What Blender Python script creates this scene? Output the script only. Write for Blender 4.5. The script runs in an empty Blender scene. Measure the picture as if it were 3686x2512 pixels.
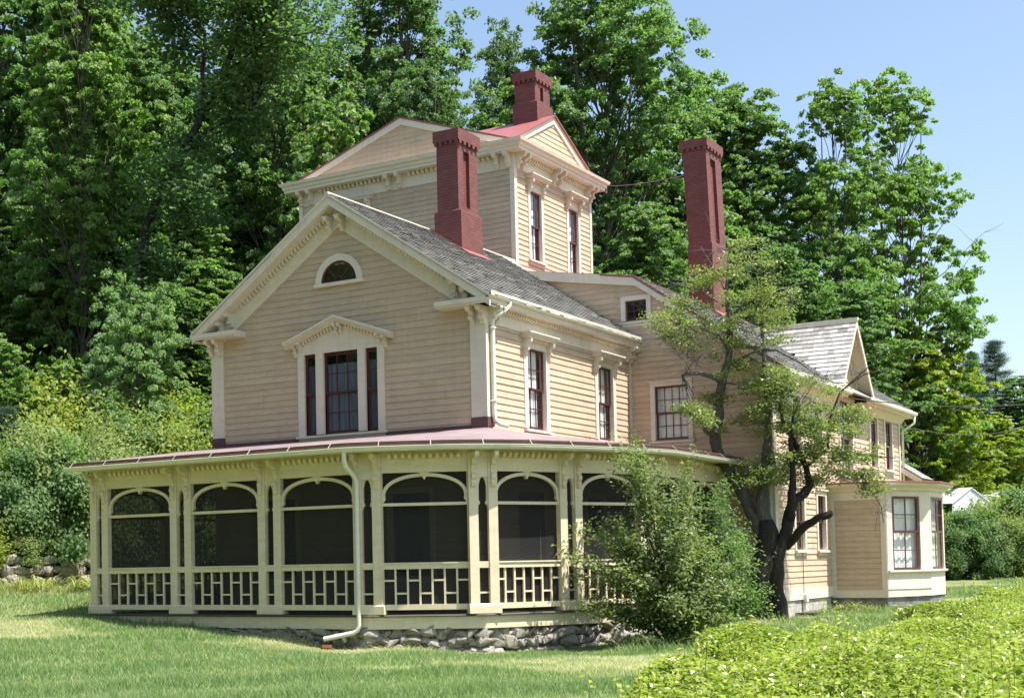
import bpy, math, random
import numpy as np
from mathutils import Vector, Matrix
R = math.radians
random.seed(7)
RNG = np.random.default_rng(7)
scene = bpy.context.scene
COL = scene.collection

# ------------------------------------------------------------------ camera
CF, CCX, CCY = 5168.08, 1158.56, 1827.53          # focal length and principal point, in pixels of a 3686 x 2512 frame
CR = Vector((0.8247, 0.5651, -0.0178)); CC = Vector((21.458, -26.886, 1.0063))
YAW, PIT, ROL = 0.5999, 0.0402, -0.0178
_fh = Vector((-math.sin(YAW), math.cos(YAW), 0)); _rt = Vector((math.cos(YAW), math.sin(YAW), 0)); _up = Vector((0, 0, 1))
CFW = _fh * math.cos(PIT) + _up * math.sin(PIT)
_u2 = -_fh * math.sin(PIT) + _up * math.cos(PIT)
CR = _rt * math.cos(ROL) + _u2 * math.sin(ROL)
CU = -_rt * math.sin(ROL) + _u2 * math.cos(ROL)
cd = bpy.data.cameras.new("camera"); cam = bpy.data.objects.new("camera", cd); COL.objects.link(cam)
M = Matrix((CR, CU, -CFW)).transposed().to_4x4(); M.translation = CC
cam.matrix_world = M
cd.sensor_width = 36; cd.lens = CF / 3686 * 36
cd.shift_x = 0.5 - CCX / 3686; cd.shift_y = (CCY - 1256) / 3686
cd.clip_start = 0.1; cd.clip_end = 3000
scene.camera = cam

# ------------------------------------------------------------------ light
SUN_EL, SUN_AZ = 65.0, 6.0                         # azimuth measured from +X towards +Y
w = bpy.data.worlds.new("World"); scene.world = w; w.use_nodes = True
nt = w.node_tree; bg = nt.nodes["Background"]
sky = nt.nodes.new("ShaderNodeTexSky"); sky.sky_type = 'NISHITA'; sky.sun_disc = False
sky.sun_elevation = R(SUN_EL); sky.sun_rotation = R(90 - SUN_AZ)
sky.air_density = 1.0; sky.dust_density = 1.7; sky.ozone_density = 0.1; sky.altitude = 50
nt.links.new(sky.outputs[0], bg.inputs[0]); bg.inputs[1].default_value = 0.107
sl = bpy.data.lights.new("sun", 'SUN'); so = bpy.data.objects.new("sun", sl); COL.objects.link(so)
sl.energy = 5.0; sl.angle = R(0.53); sl.color = (1.0, 0.955, 0.88)
sd = Vector((math.cos(R(SUN_EL)) * math.cos(R(SUN_AZ)), math.cos(R(SUN_EL)) * math.sin(R(SUN_AZ)), math.sin(R(SUN_EL))))
so.rotation_euler = sd.to_track_quat('Z', 'Y').to_euler()
scene.view_settings.view_transform = 'Standard'; scene.view_settings.look = 'None'
scene.view_settings.exposure = 1.15; scene.view_settings.gamma = 1.0
scene.cycles.max_bounces = 8; scene.cycles.transparent_max_bounces = 16
scene.cycles.diffuse_bounces = 3; scene.cycles.glossy_bounces = 2; scene.cycles.transmission_bounces = 4
scene.cycles.caustics_reflective = False; scene.cycles.caustics_refractive = False

def at(px, py, d):
    """point seen at (px, py) of the 2324 px wide photograph at depth d"""
    k = 3686 / 2324
    return CC + d * (CFW + CR * ((px * k - CCX) / CF) - CU * ((py * k - CCY) / CF))

# ------------------------------------------------------------------ materials
MATS = {}
def _new(name):
    m = bpy.data.materials.new(name); m.use_nodes = True; MATS[name] = m
    t = m.node_tree; t.nodes.clear()
    out = t.nodes.new("ShaderNodeOutputMaterial")
    return m, t, out
def _n(t, k, **kw):
    n = t.nodes.new(k)
    for a, b in kw.items():
        if a in n.inputs.keys(): n.inputs[a].default_value = b
        else: setattr(n, a, b)
    return n
def _coord(t, scale=(1, 1, 1)):
    tc = _n(t, "ShaderNodeTexCoord"); mp = _n(t, "ShaderNodeMapping"); mp.inputs["Scale"].default_value = scale
    t.links.new(tc.outputs["Object"], mp.inputs[0]); return mp.outputs[0]
def _ramp(t, src, stops):
    r = _n(t, "ShaderNodeValToRGB"); e = r.color_ramp.elements
    while len(e) < len(stops): e.new(0.5)
    for i, (p, c) in enumerate(stops):
        e[i].position = p; e[i].color = (*c, 1) if len(c) == 3 else c
    t.links.new(src, r.inputs[0]); return r.outputs[0]
def _mix(t, a, b, fac, mode='MIX'):
    m = _n(t, "ShaderNodeMix", data_type='RGBA', blend_type=mode)
    for s, v in ((0, fac), (6, a), (7, b)):
        if hasattr(v, 'node'): t.links.new(v, m.inputs[s])
        else: m.inputs[s].default_value = v if s == 0 else (*v, 1)
    return m.outputs[2]
def _bump(t, h, strength=0.3, dist=0.01):
    b = _n(t, "ShaderNodeBump"); b.inputs["Strength"].default_value = strength; b.inputs["Distance"].default_value = dist
    t.links.new(h, b.inputs["Height"]); return b.outputs[0]
def _noise(t, vec, scale, detail=4, rough=0.6):
    n = _n(t, "ShaderNodeTexNoise"); n.inputs["Scale"].default_value = scale; n.inputs["Detail"].default_value = detail
    n.inputs["Roughness"].default_value = rough
    t.links.new(vec, n.inputs["Vector"]); return n.outputs[0]

def paint(name, col, rough=0.55, var=0.18, scale=(1.5, 1.5, 6), worn=None, bump=0.15, attr=False):
    m, t, out = _new(name); p = _n(t, "ShaderNodeBsdfPrincipled"); p.inputs["Roughness"].default_value = rough
    v = _coord(t, scale); n1 = _noise(t, v, 1.3, 6, 0.65); n2 = _noise(t, _coord(t), 22, 3)
    dark = tuple(c * (1 - var) for c in col); lite = tuple(min(1, c * (1 + var * 0.5)) for c in col)
    c = _ramp(t, n1, [(0.3, dark), (0.55, col), (0.8, lite)])
    st = _ramp(t, _noise(t, _coord(t, (5, 5, .35)), 1.6, 6, 0.7), [(0.32, (0.84, 0.83, 0.81)), (0.55, (1, 1, 1))])
    c = _mix(t, c, st, 0.5, 'MULTIPLY')
    if attr:
        a = _n(t, "ShaderNodeAttribute", attribute_name="v")
        k = _ramp(t, a.outputs["Fac"], [(0, (0.92, 0.91, 0.90)), (1, (1.04, 1.04, 1.04))])
        c = _mix(t, c, k, 1.0, 'MULTIPLY')
    if worn:
        f = _ramp(t, _noise(t, _coord(t, (3, 3, 14)), 2.2, 8, 0.75), [(0.66, (0, 0, 0)), (0.72, (1, 1, 1))])
        c = _mix(t, c, worn, f)
    t.links.new(c, p.inputs["Base Color"]); t.links.new(_bump(t, n2, bump, 0.006), p.inputs["Normal"])
    t.links.new(p.outputs[0], out.inputs[0]); return m

M_WALL = paint("clapboard_paint", (0.525, 0.405, 0.292), 0.6, 0.17, attr=True)
M_TRIM = paint("cream_trim_paint", (0.68, 0.60, 0.51), 0.5, 0.1)
M_PORCH = paint("porch_trim_paint", (0.70, 0.605, 0.43), 0.5, 0.12)
M_SASH = paint("maroon_sash_paint", (0.085, 0.019, 0.020), 0.35, 0.2)
M_FLASH = paint("maroon_flashing", (0.12, 0.055, 0.065), 0.5, 0.2)
M_REDROOF = paint("red_roof_paint", (0.265, 0.085, 0.085), 0.5, 0.15)
M_PIPE = paint("white_pipe_paint", (0.72, 0.69, 0.60), 0.35, 0.08)
M_GUTTER = paint("gutter_paint", (0.70, 0.67, 0.56), 0.35, 0.12)
M_DARKWOOD = paint("dark_weathered_board", (0.06, 0.05, 0.042), 0.7, 0.3)
M_FASCIA = paint("brown_fascia_board", (0.17, 0.13, 0.085), 0.6, 0.25)
M_CURTAIN = paint("white_curtain_cloth", (0.86, 0.87, 0.88), 0.9, 0.1, (8, 8, 1))
M_CURTAIN2 = paint("grey_blue_curtain_cloth", (0.17, 0.20, 0.25), 0.9, 0.3, (14, 14, 1))
M_BLACK = paint("dark_cable_rubber", (0.03, 0.03, 0.03), 0.6, 0.1)
M_FLOOR = paint("grey_floor_boards", (0.22, 0.21, 0.2), 0.6, 0.2)
M_WHITE = paint("white_canvas", (0.8, 0.82, 0.85), 0.5, 0.05)
M_BRICKRED = paint("orange_brick", (0.30, 0.11, 0.06), 0.8, 0.3, (9, 9, 9))

def m_porchroof():
    m, t, out = _new("mauve_porch_roofing"); p = _n(t, "ShaderNodeBsdfPrincipled"); p.inputs["Roughness"].default_value = 0.6
    v = _coord(t, (1, 1, 1)); n1 = _noise(t, v, 1.2, 6, 0.7)
    c = _ramp(t, n1, [(0.3, (0.165, 0.118, 0.122)), (0.5, (0.215, 0.16, 0.166)), (0.75, (0.28, 0.215, 0.22))])
    t.links.new(c, p.inputs["Base Color"]); t.links.new(_bump(t, _noise(t, v, 2.5, 3), 0.6, 0.05), p.inputs["Normal"])
    t.links.new(p.outputs[0], out.inputs[0]); return m
M_PROOF = m_porchroof()

def m_shingle(name, stops):
    m, t, out = _new(name); p = _n(t, "ShaderNodeBsdfPrincipled"); p.inputs["Roughness"].default_value = 0.85
    a = _n(t, "ShaderNodeAttribute", attribute_name="v")
    c = _ramp(t, a.outputs["Fac"], stops)
    n1 = _noise(t, _coord(t, (4, 4, 4)), 3, 8, 0.75)
    k = _ramp(t, n1, [(0.3, (0.55, 0.55, 0.55)), (0.7, (1.25, 1.25, 1.25))])
    c = _mix(t, c, k, 0.5, 'MULTIPLY')
    t.links.new(c, p.inputs["Base Color"]); t.links.new(_bump(t, _noise(t, _coord(t, (6, 60, 60)), 3, 3), 0.2, 0.008), p.inputs["Normal"])
    t.links.new(p.outputs[0], out.inputs[0]); return m
M_SHINGLE = m_shingle("weathered_grey_shingles", [(0, (0.06, 0.058, 0.055)), (0.25, (0.16, 0.155, 0.148)), (0.75, (0.26, 0.255, 0.24)), (1, (0.45, 0.44, 0.42))])
M_SHINGLE2 = m_shingle("bleached_shingles", [(0, (0.17, 0.16, 0.15)), (0.4, (0.32, 0.315, 0.305)), (1, (0.48, 0.475, 0.465))])

def m_brick():
    m, t, out = _new("painted_red_brick"); p = _n(t, "ShaderNodeBsdfPrincipled"); p.inputs["Roughness"].default_value = 0.6
    tc = _n(t, "ShaderNodeTexCoord"); s = _n(t, "ShaderNodeSeparateXYZ"); cb = _n(t, "ShaderNodeCombineXYZ"); ad = _n(t, "ShaderNodeMath", operation='ADD')
    t.links.new(tc.outputs["Object"], s.inputs[0]); t.links.new(s.outputs[0], ad.inputs[0]); t.links.new(s.outputs[1], ad.inputs[1])
    t.links.new(ad.outputs[0], cb.inputs[0]); t.links.new(s.outputs[2], cb.inputs[1])
    b = _n(t, "ShaderNodeTexBrick"); b.inputs["Scale"].default_value = 1; b.inputs["Brick Width"].default_value = 0.215; b.inputs["Row Height"].default_value = 0.072
    b.inputs["Mortar Size"].default_value = 0.009; b.inputs["Mortar Smooth"].default_value = 0.5; b.inputs["Bias"].default_value = 0
    b.inputs["Color1"].default_value = (0.135, 0.040, 0.035, 1); b.inputs["Color2"].default_value = (0.175, 0.055, 0.047, 1); b.inputs["Mortar"].default_value = (0.13, 0.032, 0.034, 1)
    t.links.new(cb.outputs[0], b.inputs["Vector"])
    k = _ramp(t, _noise(t, _coord(t), 2.5, 7, 0.7), [(0.28, (0.6, 0.58, 0.58)), (0.5, (1.0, 1.0, 1.0)), (0.62, (1.05, 1.05, 1.05)), (0.78, (1.45, 1.4, 1.4))])
    c = _mix(t, b.outputs["Color"], k, 0.8, 'MULTIPLY')
    inv = _n(t, "ShaderNodeMath", operation='SUBTRACT'); inv.inputs[0].default_value = 1; t.links.new(b.outputs["Fac"], inv.inputs[1])
    t.links.new(c, p.inputs["Base Color"]); t.links.new(_bump(t, inv.outputs[0], 0.9, 0.012), p.inputs["Normal"])
    t.links.new(p.outputs[0], out.inputs[0]); return m
M_BRICK = m_brick()

def m_stone(name, a, b, c, sc=3.0):
    m, t, out = _new(name); p = _n(t, "ShaderNodeBsdfPrincipled"); p.inputs["Roughness"].default_value = 0.85
    n1 = _noise(t, _coord(t), sc, 9, 0.7); n2 = _noise(t, _coord(t), sc * 6, 6, 0.7)
    col = _ramp(t, n1, [(0.3, a), (0.5, b), (0.72, c)])
    k = _ramp(t, n2, [(0.3, (0.6, 0.6, 0.6)), (0.65, (1.15, 1.15, 1.15))])
    t.links.new(_mix(t, col, k, 0.9, 'MULTIPLY'), p.inputs["Base Color"]); t.links.new(_bump(t, n2, 0.8, 0.03), p.inputs["Normal"])
    t.links.new(p.outputs[0], out.inputs[0]); return m
M_STONE = m_stone("fieldstone", (0.17, 0.145, 0.12), (0.31, 0.28, 0.24), (0.46, 0.43, 0.39))
M_CONC = m_stone("pale_granite_block", (0.34, 0.31, 0.27), (0.44, 0.41, 0.37), (0.55, 0.52, 0.47), 2)
M_GRANITE = m_stone("dark_granite", (0.10, 0.10, 0.10), (0.2, 0.2, 0.2), (0.34, 0.34, 0.33), 4)
M_BARK = m_stone("grey_brown_bark", (0.045, 0.035, 0.028), (0.095, 0.08, 0.065), (0.17, 0.155, 0.13), 2.5)
M_BARKD = m_stone("black_wet_bark", (0.008, 0.007, 0.006), (0.020, 0.017, 0.015), (0.055, 0.05, 0.042), 5)
def m_applebark():
    m, t, out = _new("apple_bark"); p = _n(t, "ShaderNodeBsdfPrincipled"); p.inputs["Roughness"].default_value = 0.85
    n1 = _noise(t, _coord(t, (3, 3, 1)), 3.5, 9, 0.75); n2 = _noise(t, _coord(t, (9, 9, 2.5)), 5, 6, 0.7)
    a = _n(t, "ShaderNodeAttribute", attribute_name="v")
    ad = _n(t, "ShaderNodeMath", operation='ADD'); mu = _n(t, "ShaderNodeMath", operation='MULTIPLY'); mu.inputs[1].default_value = 0.55
    t.links.new(n1, mu.inputs[0]); t.links.new(mu.outputs[0], ad.inputs[0]); t.links.new(a.outputs["Fac"], ad.inputs[1])
    c = _ramp(t, ad.outputs[0], [(0.2, (0.010, 0.009, 0.008)), (0.5, (0.028, 0.023, 0.019)), (0.8, (0.085, 0.075, 0.062)), (1.0, (0.17, 0.165, 0.145))])
    k = _ramp(t, n2, [(0.3, (0.45, 0.45, 0.45)), (0.65, (1.2, 1.2, 1.2))])
    t.links.new(_mix(t, c, k, 0.9, 'MULTIPLY'), p.inputs["Base Color"]); t.links.new(_bump(t, n2, 1.0, 0.05), p.inputs["Normal"])
    t.links.new(p.outputs[0], out.inputs[0]); return m
M_APPLE = m_applebark()
M_BARKL = m_stone("lichen_grey_bark", (0.05, 0.042, 0.036), (0.13, 0.125, 0.11), (0.27, 0.28, 0.25), 7)

def m_glass(name, tint=(0.95, 0.97, 0.97)):
    m, t, out = _new(name)
    tr = _n(t, "ShaderNodeBsdfTransparent"); tr.inputs[0].default_value = (*tint, 1)
    gl = _n(t, "ShaderNodeBsdfGlossy"); gl.inputs["Roughness"].default_value = 0.03
    lw = _n(t, "ShaderNodeLayerWeight"); pw = _n(t, "ShaderNodeMath", operation='POWER'); pw.inputs[1].default_value = 4.5; t.links.new(lw.outputs["Facing"], pw.inputs[0])
    fr = _n(t, "ShaderNodeMath", operation='MULTIPLY_ADD'); fr.inputs[1].default_value = 0.9; fr.inputs[2].default_value = 0.06; t.links.new(pw.outputs[0], fr.inputs[0])
    wv = _bump(t, _noise(t, _coord(t), 4, 2), 0.06, 0.05)
    t.links.new(wv, gl.inputs["Normal"])
    ml = _n(t, "ShaderNodeMath", operation='MULTIPLY'); ml.inputs[1].default_value = 1.15; t.links.new(fr.outputs[0], ml.inputs[0])
    mx = _n(t, "ShaderNodeMixShader"); t.links.new(ml.outputs[0], mx.inputs[0]); t.links.new(tr.outputs[0], mx.inputs[1]); t.links.new(gl.outputs[0], mx.inputs[2])
    t.links.new(mx.outputs[0], out.inputs[0]); return m
M_GLASS = m_glass("window_glass")

def m_screen():
    m, t, out = _new("dark_insect_screen")
    tr = _n(t, "ShaderNodeBsdfTransparent"); df = _n(t, "ShaderNodeBsdfDiffuse"); df.inputs[0].default_value = (0.034, 0.034, 0.035, 1)
    mx = _n(t, "ShaderNodeMixShader"); mx.inputs[0].default_value = 0.72
    t.links.new(tr.outputs[0], mx.inputs[1]); t.links.new(df.outputs[0], mx.inputs[2]); t.links.new(mx.outputs[0], out.inputs[0]); return m
M_SCREEN = m_screen()

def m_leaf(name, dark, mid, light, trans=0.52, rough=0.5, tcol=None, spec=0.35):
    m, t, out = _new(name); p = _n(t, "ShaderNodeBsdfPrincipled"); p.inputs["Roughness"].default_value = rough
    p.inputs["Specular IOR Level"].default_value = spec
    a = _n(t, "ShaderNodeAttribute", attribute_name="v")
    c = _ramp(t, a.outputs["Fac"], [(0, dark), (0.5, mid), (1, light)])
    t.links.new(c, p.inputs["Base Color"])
    tl = _n(t, "ShaderNodeBsdfTranslucent")
    tc = _mix(t, c, tcol or (1.4, 1.75, 0.85), 1.0, 'MULTIPLY'); t.links.new(tc, tl.inputs[0])
    mx = _n(t, "ShaderNodeMixShader"); mx.inputs[0].default_value = trans
    t.links.new(p.outputs[0], mx.inputs[1]); t.links.new(tl.outputs[0], mx.inputs[2]); t.links.new(mx.outputs[0], out.inputs[0]); return m
M_MAPLE = m_leaf("maple_leaves", (0.068, 0.13, 0.045), (0.118, 0.20, 0.072), (0.205, 0.275, 0.10))
M_BRIGHT = m_leaf("bright_maple_leaves", (0.085, 0.16, 0.045), (0.145, 0.235, 0.068), (0.24, 0.315, 0.10))
M_OAK = m_leaf("dark_oak_leaves", (0.054, 0.105, 0.044), (0.098, 0.165, 0.068), (0.165, 0.225, 0.095), 0.5)
M_YELLOW = m_leaf("yellow_green_leaves", (0.12, 0.17, 0.02), (0.2, 0.25, 0.03), (0.36, 0.36, 0.05))
M_LOCUST = m_leaf("pale_locust_leaves", (0.12, 0.19, 0.085), (0.18, 0.27, 0.125), (0.26, 0.35, 0.17))
M_UNDER = m_leaf("undergrowth_leaves", (0.11, 0.165, 0.055), (0.19, 0.25, 0.085), (0.31, 0.34, 0.12), 0.45, 0.6, None, 0.2)
M_APPLEL = m_leaf("apple_leaves", (0.09, 0.135, 0.045), (0.165, 0.22, 0.078), (0.30, 0.335, 0.14), 0.42, 0.42, (1.35, 1.5, 0.7), 0.5)
M_PINE = m_leaf("blue_green_needles", (0.035, 0.075, 0.045), (0.055, 0.105, 0.065), (0.09, 0.15, 0.09), 0.15)
M_SHRUB = m_leaf("shrub_leaves", (0.088, 0.135, 0.045), (0.155, 0.212, 0.075), (0.27, 0.31, 0.13), 0.42, 0.45, (1.35, 1.5, 0.7), 0.35)
M_HEDGE = m_leaf("hedge_leaves", (0.105, 0.15, 0.022), (0.25, 0.305, 0.055), (0.47, 0.455, 0.13), 0.35, 0.32, None, 0.6)
M_GRASSB = m_leaf("grass_blades", (0.11, 0.175, 0.065), (0.215, 0.30, 0.125), (0.47, 0.43, 0.28), 0.4, 0.55)
M_LILY = m_leaf("strap_leaves", (0.14, 0.18, 0.05), (0.26, 0.28, 0.09), (0.44, 0.40, 0.17), 0.3, 0.5)

def m_ground():
    m, t, out = _new("lawn_soil_and_turf"); p = _n(t, "ShaderNodeBsdfPrincipled"); p.inputs["Roughness"].default_value = 0.95
    v = _coord(t); big = _noise(t, v, 0.28, 5, 0.6); fine = _noise(t, v, 9, 6, 0.75)
    g = _ramp(t, fine, [(0.3, (0.08, 0.11, 0.03)), (0.55, (0.14, 0.175, 0.055)), (0.75, (0.24, 0.23, 0.11))])
    f = _ramp(t, big, [(0.52, (0, 0, 0)), (0.66, (0.9, 0.9, 0.9))])
    c = _mix(t, g, (0.30, 0.245, 0.13), f)
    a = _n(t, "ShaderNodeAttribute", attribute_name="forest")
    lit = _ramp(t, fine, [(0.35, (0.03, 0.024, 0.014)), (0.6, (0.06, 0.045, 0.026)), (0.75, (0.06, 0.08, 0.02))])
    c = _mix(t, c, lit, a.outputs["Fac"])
    t.links.new(c, p.inputs["Base Color"]); t.links.new(_bump(t, fine, 0.6, 0.06), p.inputs["Normal"])
    t.links.new(p.outputs[0], out.inputs[0]); return m
M_GROUND = m_ground()

# ------------------------------------------------------------------ mesh helpers
class Fr:
    """frame on a vertical wall: u along it, z up, d outwards"""
    def __init__(s, ox, oy, ux, uy):
        l = math.hypot(ux, uy); s.o = Vector((ox, oy, 0)); s.u = Vector((ux / l, uy / l, 0)); s.n = Vector((uy / l, -ux / l, 0))
    def p(s, u, z, d=0): return s.o + s.u * u + s.n * d + Vector((0, 0, z))
WORLD = Fr(0, 0, 1, 0)

class MB:
    def __init__(s, fr=None): s.v = []; s.f = []; s.a = []; s.val = 0.5; s.fr = fr
    def add(s, pts, faces):
        b = len(s.v); s.v += [tuple(p) for p in pts]
        for f in faces: s.f.append([b + i for i in f]); s.a.append(s.val)
    def hexa(s, p): s.add(p, [(0, 3, 2, 1), (4, 5, 6, 7), (0, 1, 5, 4), (1, 2, 6, 5), (2, 3, 7, 6), (3, 0, 4, 7)])
    def b(s, u0, u1, z0, z1, d0, d1):
        P = s.fr.p
        s.hexa([P(u0, z0, d0), P(u1, z0, d0), P(u1, z0, d1), P(u0, z0, d1), P(u0, z1, d0), P(u1, z1, d0), P(u1, z1, d1), P(u0, z1, d1)])
    def box(s, x0, x1, y0, y1, z0, z1):
        s.hexa([(x0, y0, z0), (x1, y0, z0), (x1, y1, z0), (x0, y1, z0), (x0, y0, z1), (x1, y0, z1), (x1, y1, z1), (x0, y1, z1)])
    def poly(s, pts, d0, d1):
        P = s.fr.p; n = len(pts)
        s.add([P(u, z, d0) for u, z in pts] + [P(u, z, d1) for u, z in pts],
              [tuple(range(n))[::-1], tuple(range(n, 2 * n))] + [(i, (i + 1) % n, n + (i + 1) % n, n + i) for i in range(n)])
    def prof(s, pts, u0, u1):
        P = s.fr.p; n = len(pts)
        s.add([P(u0, z, d) for d, z in pts] + [P(u1, z, d) for d, z in pts],
              [tuple(range(n)), tuple(range(n, 2 * n))[::-1]] + [(i, n + i, n + (i + 1) % n, (i + 1) % n) for i in range(n)])
    def quad(s, a, b, c, d): s.add([a, b, c, d], [(0, 1, 2, 3)])
    def tube(s, pts, rad, seg=8, cap=True):
        pts = [Vector(p) for p in pts]; n = len(pts)
        if not hasattr(rad, '__len__'): rad = [rad] * n
        rings = []; ref = None
        for i in range(n):
            t = (pts[min(i + 1, n - 1)] - pts[max(i - 1, 0)]); t = t.normalized() if t.length > 1e-9 else Vector((0, 0, 1))
            if ref is None: ref = t.orthogonal().normalized()
            ref = (ref - t * ref.dot(t)); ref = ref.normalized() if ref.length > 1e-6 else t.orthogonal().normalized()
            bn = t.cross(ref)
            rings.append([pts[i] + (ref * math.cos(2 * math.pi * k / seg) + bn * math.sin(2 * math.pi * k / seg)) * rad[i] for k in range(seg)])
        fs = []
        for i in range(n - 1):
            for k in range(seg):
                fs.append((i * seg + k, i * seg + (k + 1) % seg, (i + 1) * seg + (k + 1) % seg, (i + 1) * seg + k))
        if cap: fs += [tuple(range(seg))[::-1], tuple(range((n - 1) * seg, n * seg))]
        s.add([p for r in rings for p in r], fs)
    def sweep(s, path, prof, closed=False):
        """path: (x, y) plan points; prof: closed list of (outwards, z); outwards is to the right of travel"""
        n = len(path); P = []
        for i in range(n):
            a = Vector(path[max(i - 1, 0)]); c = Vector(path[min(i + 1, n - 1)]); b = Vector(path[i])
            t1 = (b - a).normalized() if (b - a).length > 1e-9 else (c - b).normalized()
            t2 = (c - b).normalized() if (c - b).length > 1e-9 else t1
            n1 = Vector((t1.y, -t1.x)); n2 = Vector((t2.y, -t2.x)); m = (n1 + n2).normalized(); m = m / max(0.5, m.dot(n1))
            P.append([(b.x + m.x * d, b.y + m.y * d, z) for d, z in prof])
        k = len(prof); fs = []
        for i in range(n - 1):
            for j in range(k): fs.append((i * k + j, (i + 1) * k + j, (i + 1) * k + (j + 1) % k, i * k + (j + 1) % k))
        fs += [tuple(range(k)), tuple(range((n - 1) * k, n * k))[::-1]]
        s.add([p for r in P for p in r], fs)
    def build(s, name, mat, parent=None, smooth=False, label=None):
        me = bpy.data.meshes.new(name); me.from_pydata(s.v, [], s.f)
        at_ = me.attributes.new("v", 'FLOAT', 'FACE'); at_.data.foreach_set("value", s.a)
        me.materials.append(mat); me.validate(); me.update()
        import bmesh
        bm = bmesh.new(); bm.from_mesh(me); bmesh.ops.recalc_face_normals(bm, faces=bm.faces); bm.to_mesh(me); bm.free()
        if smooth: me.polygons.foreach_set("use_smooth", [True] * len(me.polygons))
        o = bpy.data.objects.new(name, me); COL.objects.link(o)
        if parent: o.parent = parent
        if label: o["label"] = label
        return o

def npmesh(name, V, F, mat, val=None, parent=None, smooth=False):
    """V (n,3), F (m,k) numpy arrays -> mesh datablock"""
    me = bpy.data.meshes.new(name); n = len(V); m, k = F.shape
    me.vertices.add(n); me.vertices.foreach_set("co", np.ascontiguousarray(V, np.float32).ravel())
    me.loops.add(m * k); me.loops.foreach_set("vertex_index", np.ascontiguousarray(F, np.int32).ravel())
    me.polygons.add(m); me.polygons.foreach_set("loop_start", np.arange(0, m * k, k, dtype=np.int32))
    if smooth: me.polygons.foreach_set("use_smooth", np.ones(m, bool))
    me.update(calc_edges=True)
    if val is not None:
        a = me.attributes.new("v", 'FLOAT', 'FACE'); a.data.foreach_set("value", np.ascontiguousarray(val, np.float32))
    me.materials.append(mat); return me
def link(name, me, parent=None):
    o = bpy.data.objects.new(name, me); COL.objects.link(o)
    if parent: o.parent = parent
    return o
def tag(o, label, cat, group=None):
    o["label"] = label; o["category"] = cat
    if group: o["group"] = group
    return o
def thing(name, label, cat, loc=(0, 0, 0), group=None):
    o = bpy.data.objects.new(name, None); COL.objects.link(o); o.location = loc
    return tag(o, label, cat, group)

# ------------------------------------------------------------------ ground
GP = np.array([(21, -27, -.62), (7.7, -14, -.62), (15, -10, -.68), (5.6, -3.2, -.72), (8.8, -.8, -.80), (10.6, 4, -.68), (11, 7.5, -.48), (13, 10, -.46),
   (13, 16, -.42), (-1.9, -2.7, -.10), (1.5, -3.2, -.31), (3.4, -3.2, -.47), (-2, -8, -.30), (-6.5, -1, .38), (-9, 1, .55), (2, -14, -.5), (-7, -9, .12), (5, 58, .38), (12, 45, .12), (20, 20, -.47),
   (20, 60, .38), (30, 0, -.6), (20, -45, -.6), (-3.5, 3, .40), (-2, 8, .6), (-20, -20, .2), (40, -40, -.6), (0, 25, .3), (12, 30, -.18), (6, 26, -.2)], float)
WA = np.array((-10.0, -5.0)); WB = np.array((-3.2, 11.0)); _wd = (WB - WA) / np.linalg.norm(WB - WA); WN = np.array((-_wd[1], _wd[0]))
def gz(X, Y):
    X = np.asarray(X, float); Y = np.asarray(Y, float); sh = X.shape; X = X.ravel(); Y = Y.ravel()
    d2 = (X[:, None] - GP[:, 0]) ** 2 + (Y[:, None] - GP[:, 1]) ** 2
    wt = 1 / (d2 + 0.6) ** 1.6
    z = (wt * GP[:, 2]).sum(1) / wt.sum(1)
    s = (X - WA[0]) * WN[0] + (Y - WA[1]) * WN[1]
    st = np.clip(s / 0.5, 0, 1); lim = np.clip((30 - Y) / 12, 0, 1)
    z = z + st * 0.85 * lim + 0.34 * np.clip(s - 1.0, 0, 60) * np.clip((s - 1) / 8, .25, 1)
    return z.reshape(sh)
def g1(x, y): return float(gz(np.array([x]), np.array([y]))[0])
def axis(a, b, c, d, fine, coarse):
    return np.unique(np.concatenate([c - np.geomspace(0.5, c - a, coarse), np.linspace(c, d, fine), d + np.geomspace(0.5, b - d, coarse)]))
gx = axis(-700, 700, -26, 32, 150, 16); gy = axis(-300, 900, -34, 40, 190, 16)
GX, GY = np.meshgrid(gx, gy); GZ = gz(GX, GY)
far = np.clip((np.hypot(GX, GY - 5) - 90) / 60, 0, 1); GZ = GZ * (1 - far) + np.clip(GZ, -.6, 14) * far
GZ = GZ + (np.sin(GX * 1.9 + GY * .7) * np.sin(GY * 1.3 - GX * .4)) * 0.015
nx, ny = len(gx), len(gy); idx = np.arange(nx * ny).reshape(ny, nx)
F = np.stack([idx[:-1, :-1], idx[:-1, 1:], idx[1:, 1:], idx[1:, :-1]], -1).reshape(-1, 4)
me = npmesh("ground", np.stack([GX, GY, GZ], -1).reshape(-1, 3), F, M_GROUND, smooth=True)
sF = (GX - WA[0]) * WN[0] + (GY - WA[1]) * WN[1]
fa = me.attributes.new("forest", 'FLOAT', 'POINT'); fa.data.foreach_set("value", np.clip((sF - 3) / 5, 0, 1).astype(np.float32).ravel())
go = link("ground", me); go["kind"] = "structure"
# ================================================================== HOUSE
HOUSE = thing("house", "large ochre clapboard house with cream trim, red brick chimneys, square tower and screened porch", "house", (0, 0, 0))
W, D = 7.32, 7.92
FF = Fr(0, 0, 1, 0); FS = Fr(W, 0, 0, 1); F2 = Fr(0, D, 1, 0)
BX = 10.9; BE = 21.13
F2S = Fr(BX, 0, 0, 1)
TX0, TX1, TY0, TY1 = -3.68, 3.6, 9.0, 14.2
TF = Fr(0, TY0, 1, 0); TS = Fr(TX1, 0, 0, 1)
PITCH = 0.145

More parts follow.
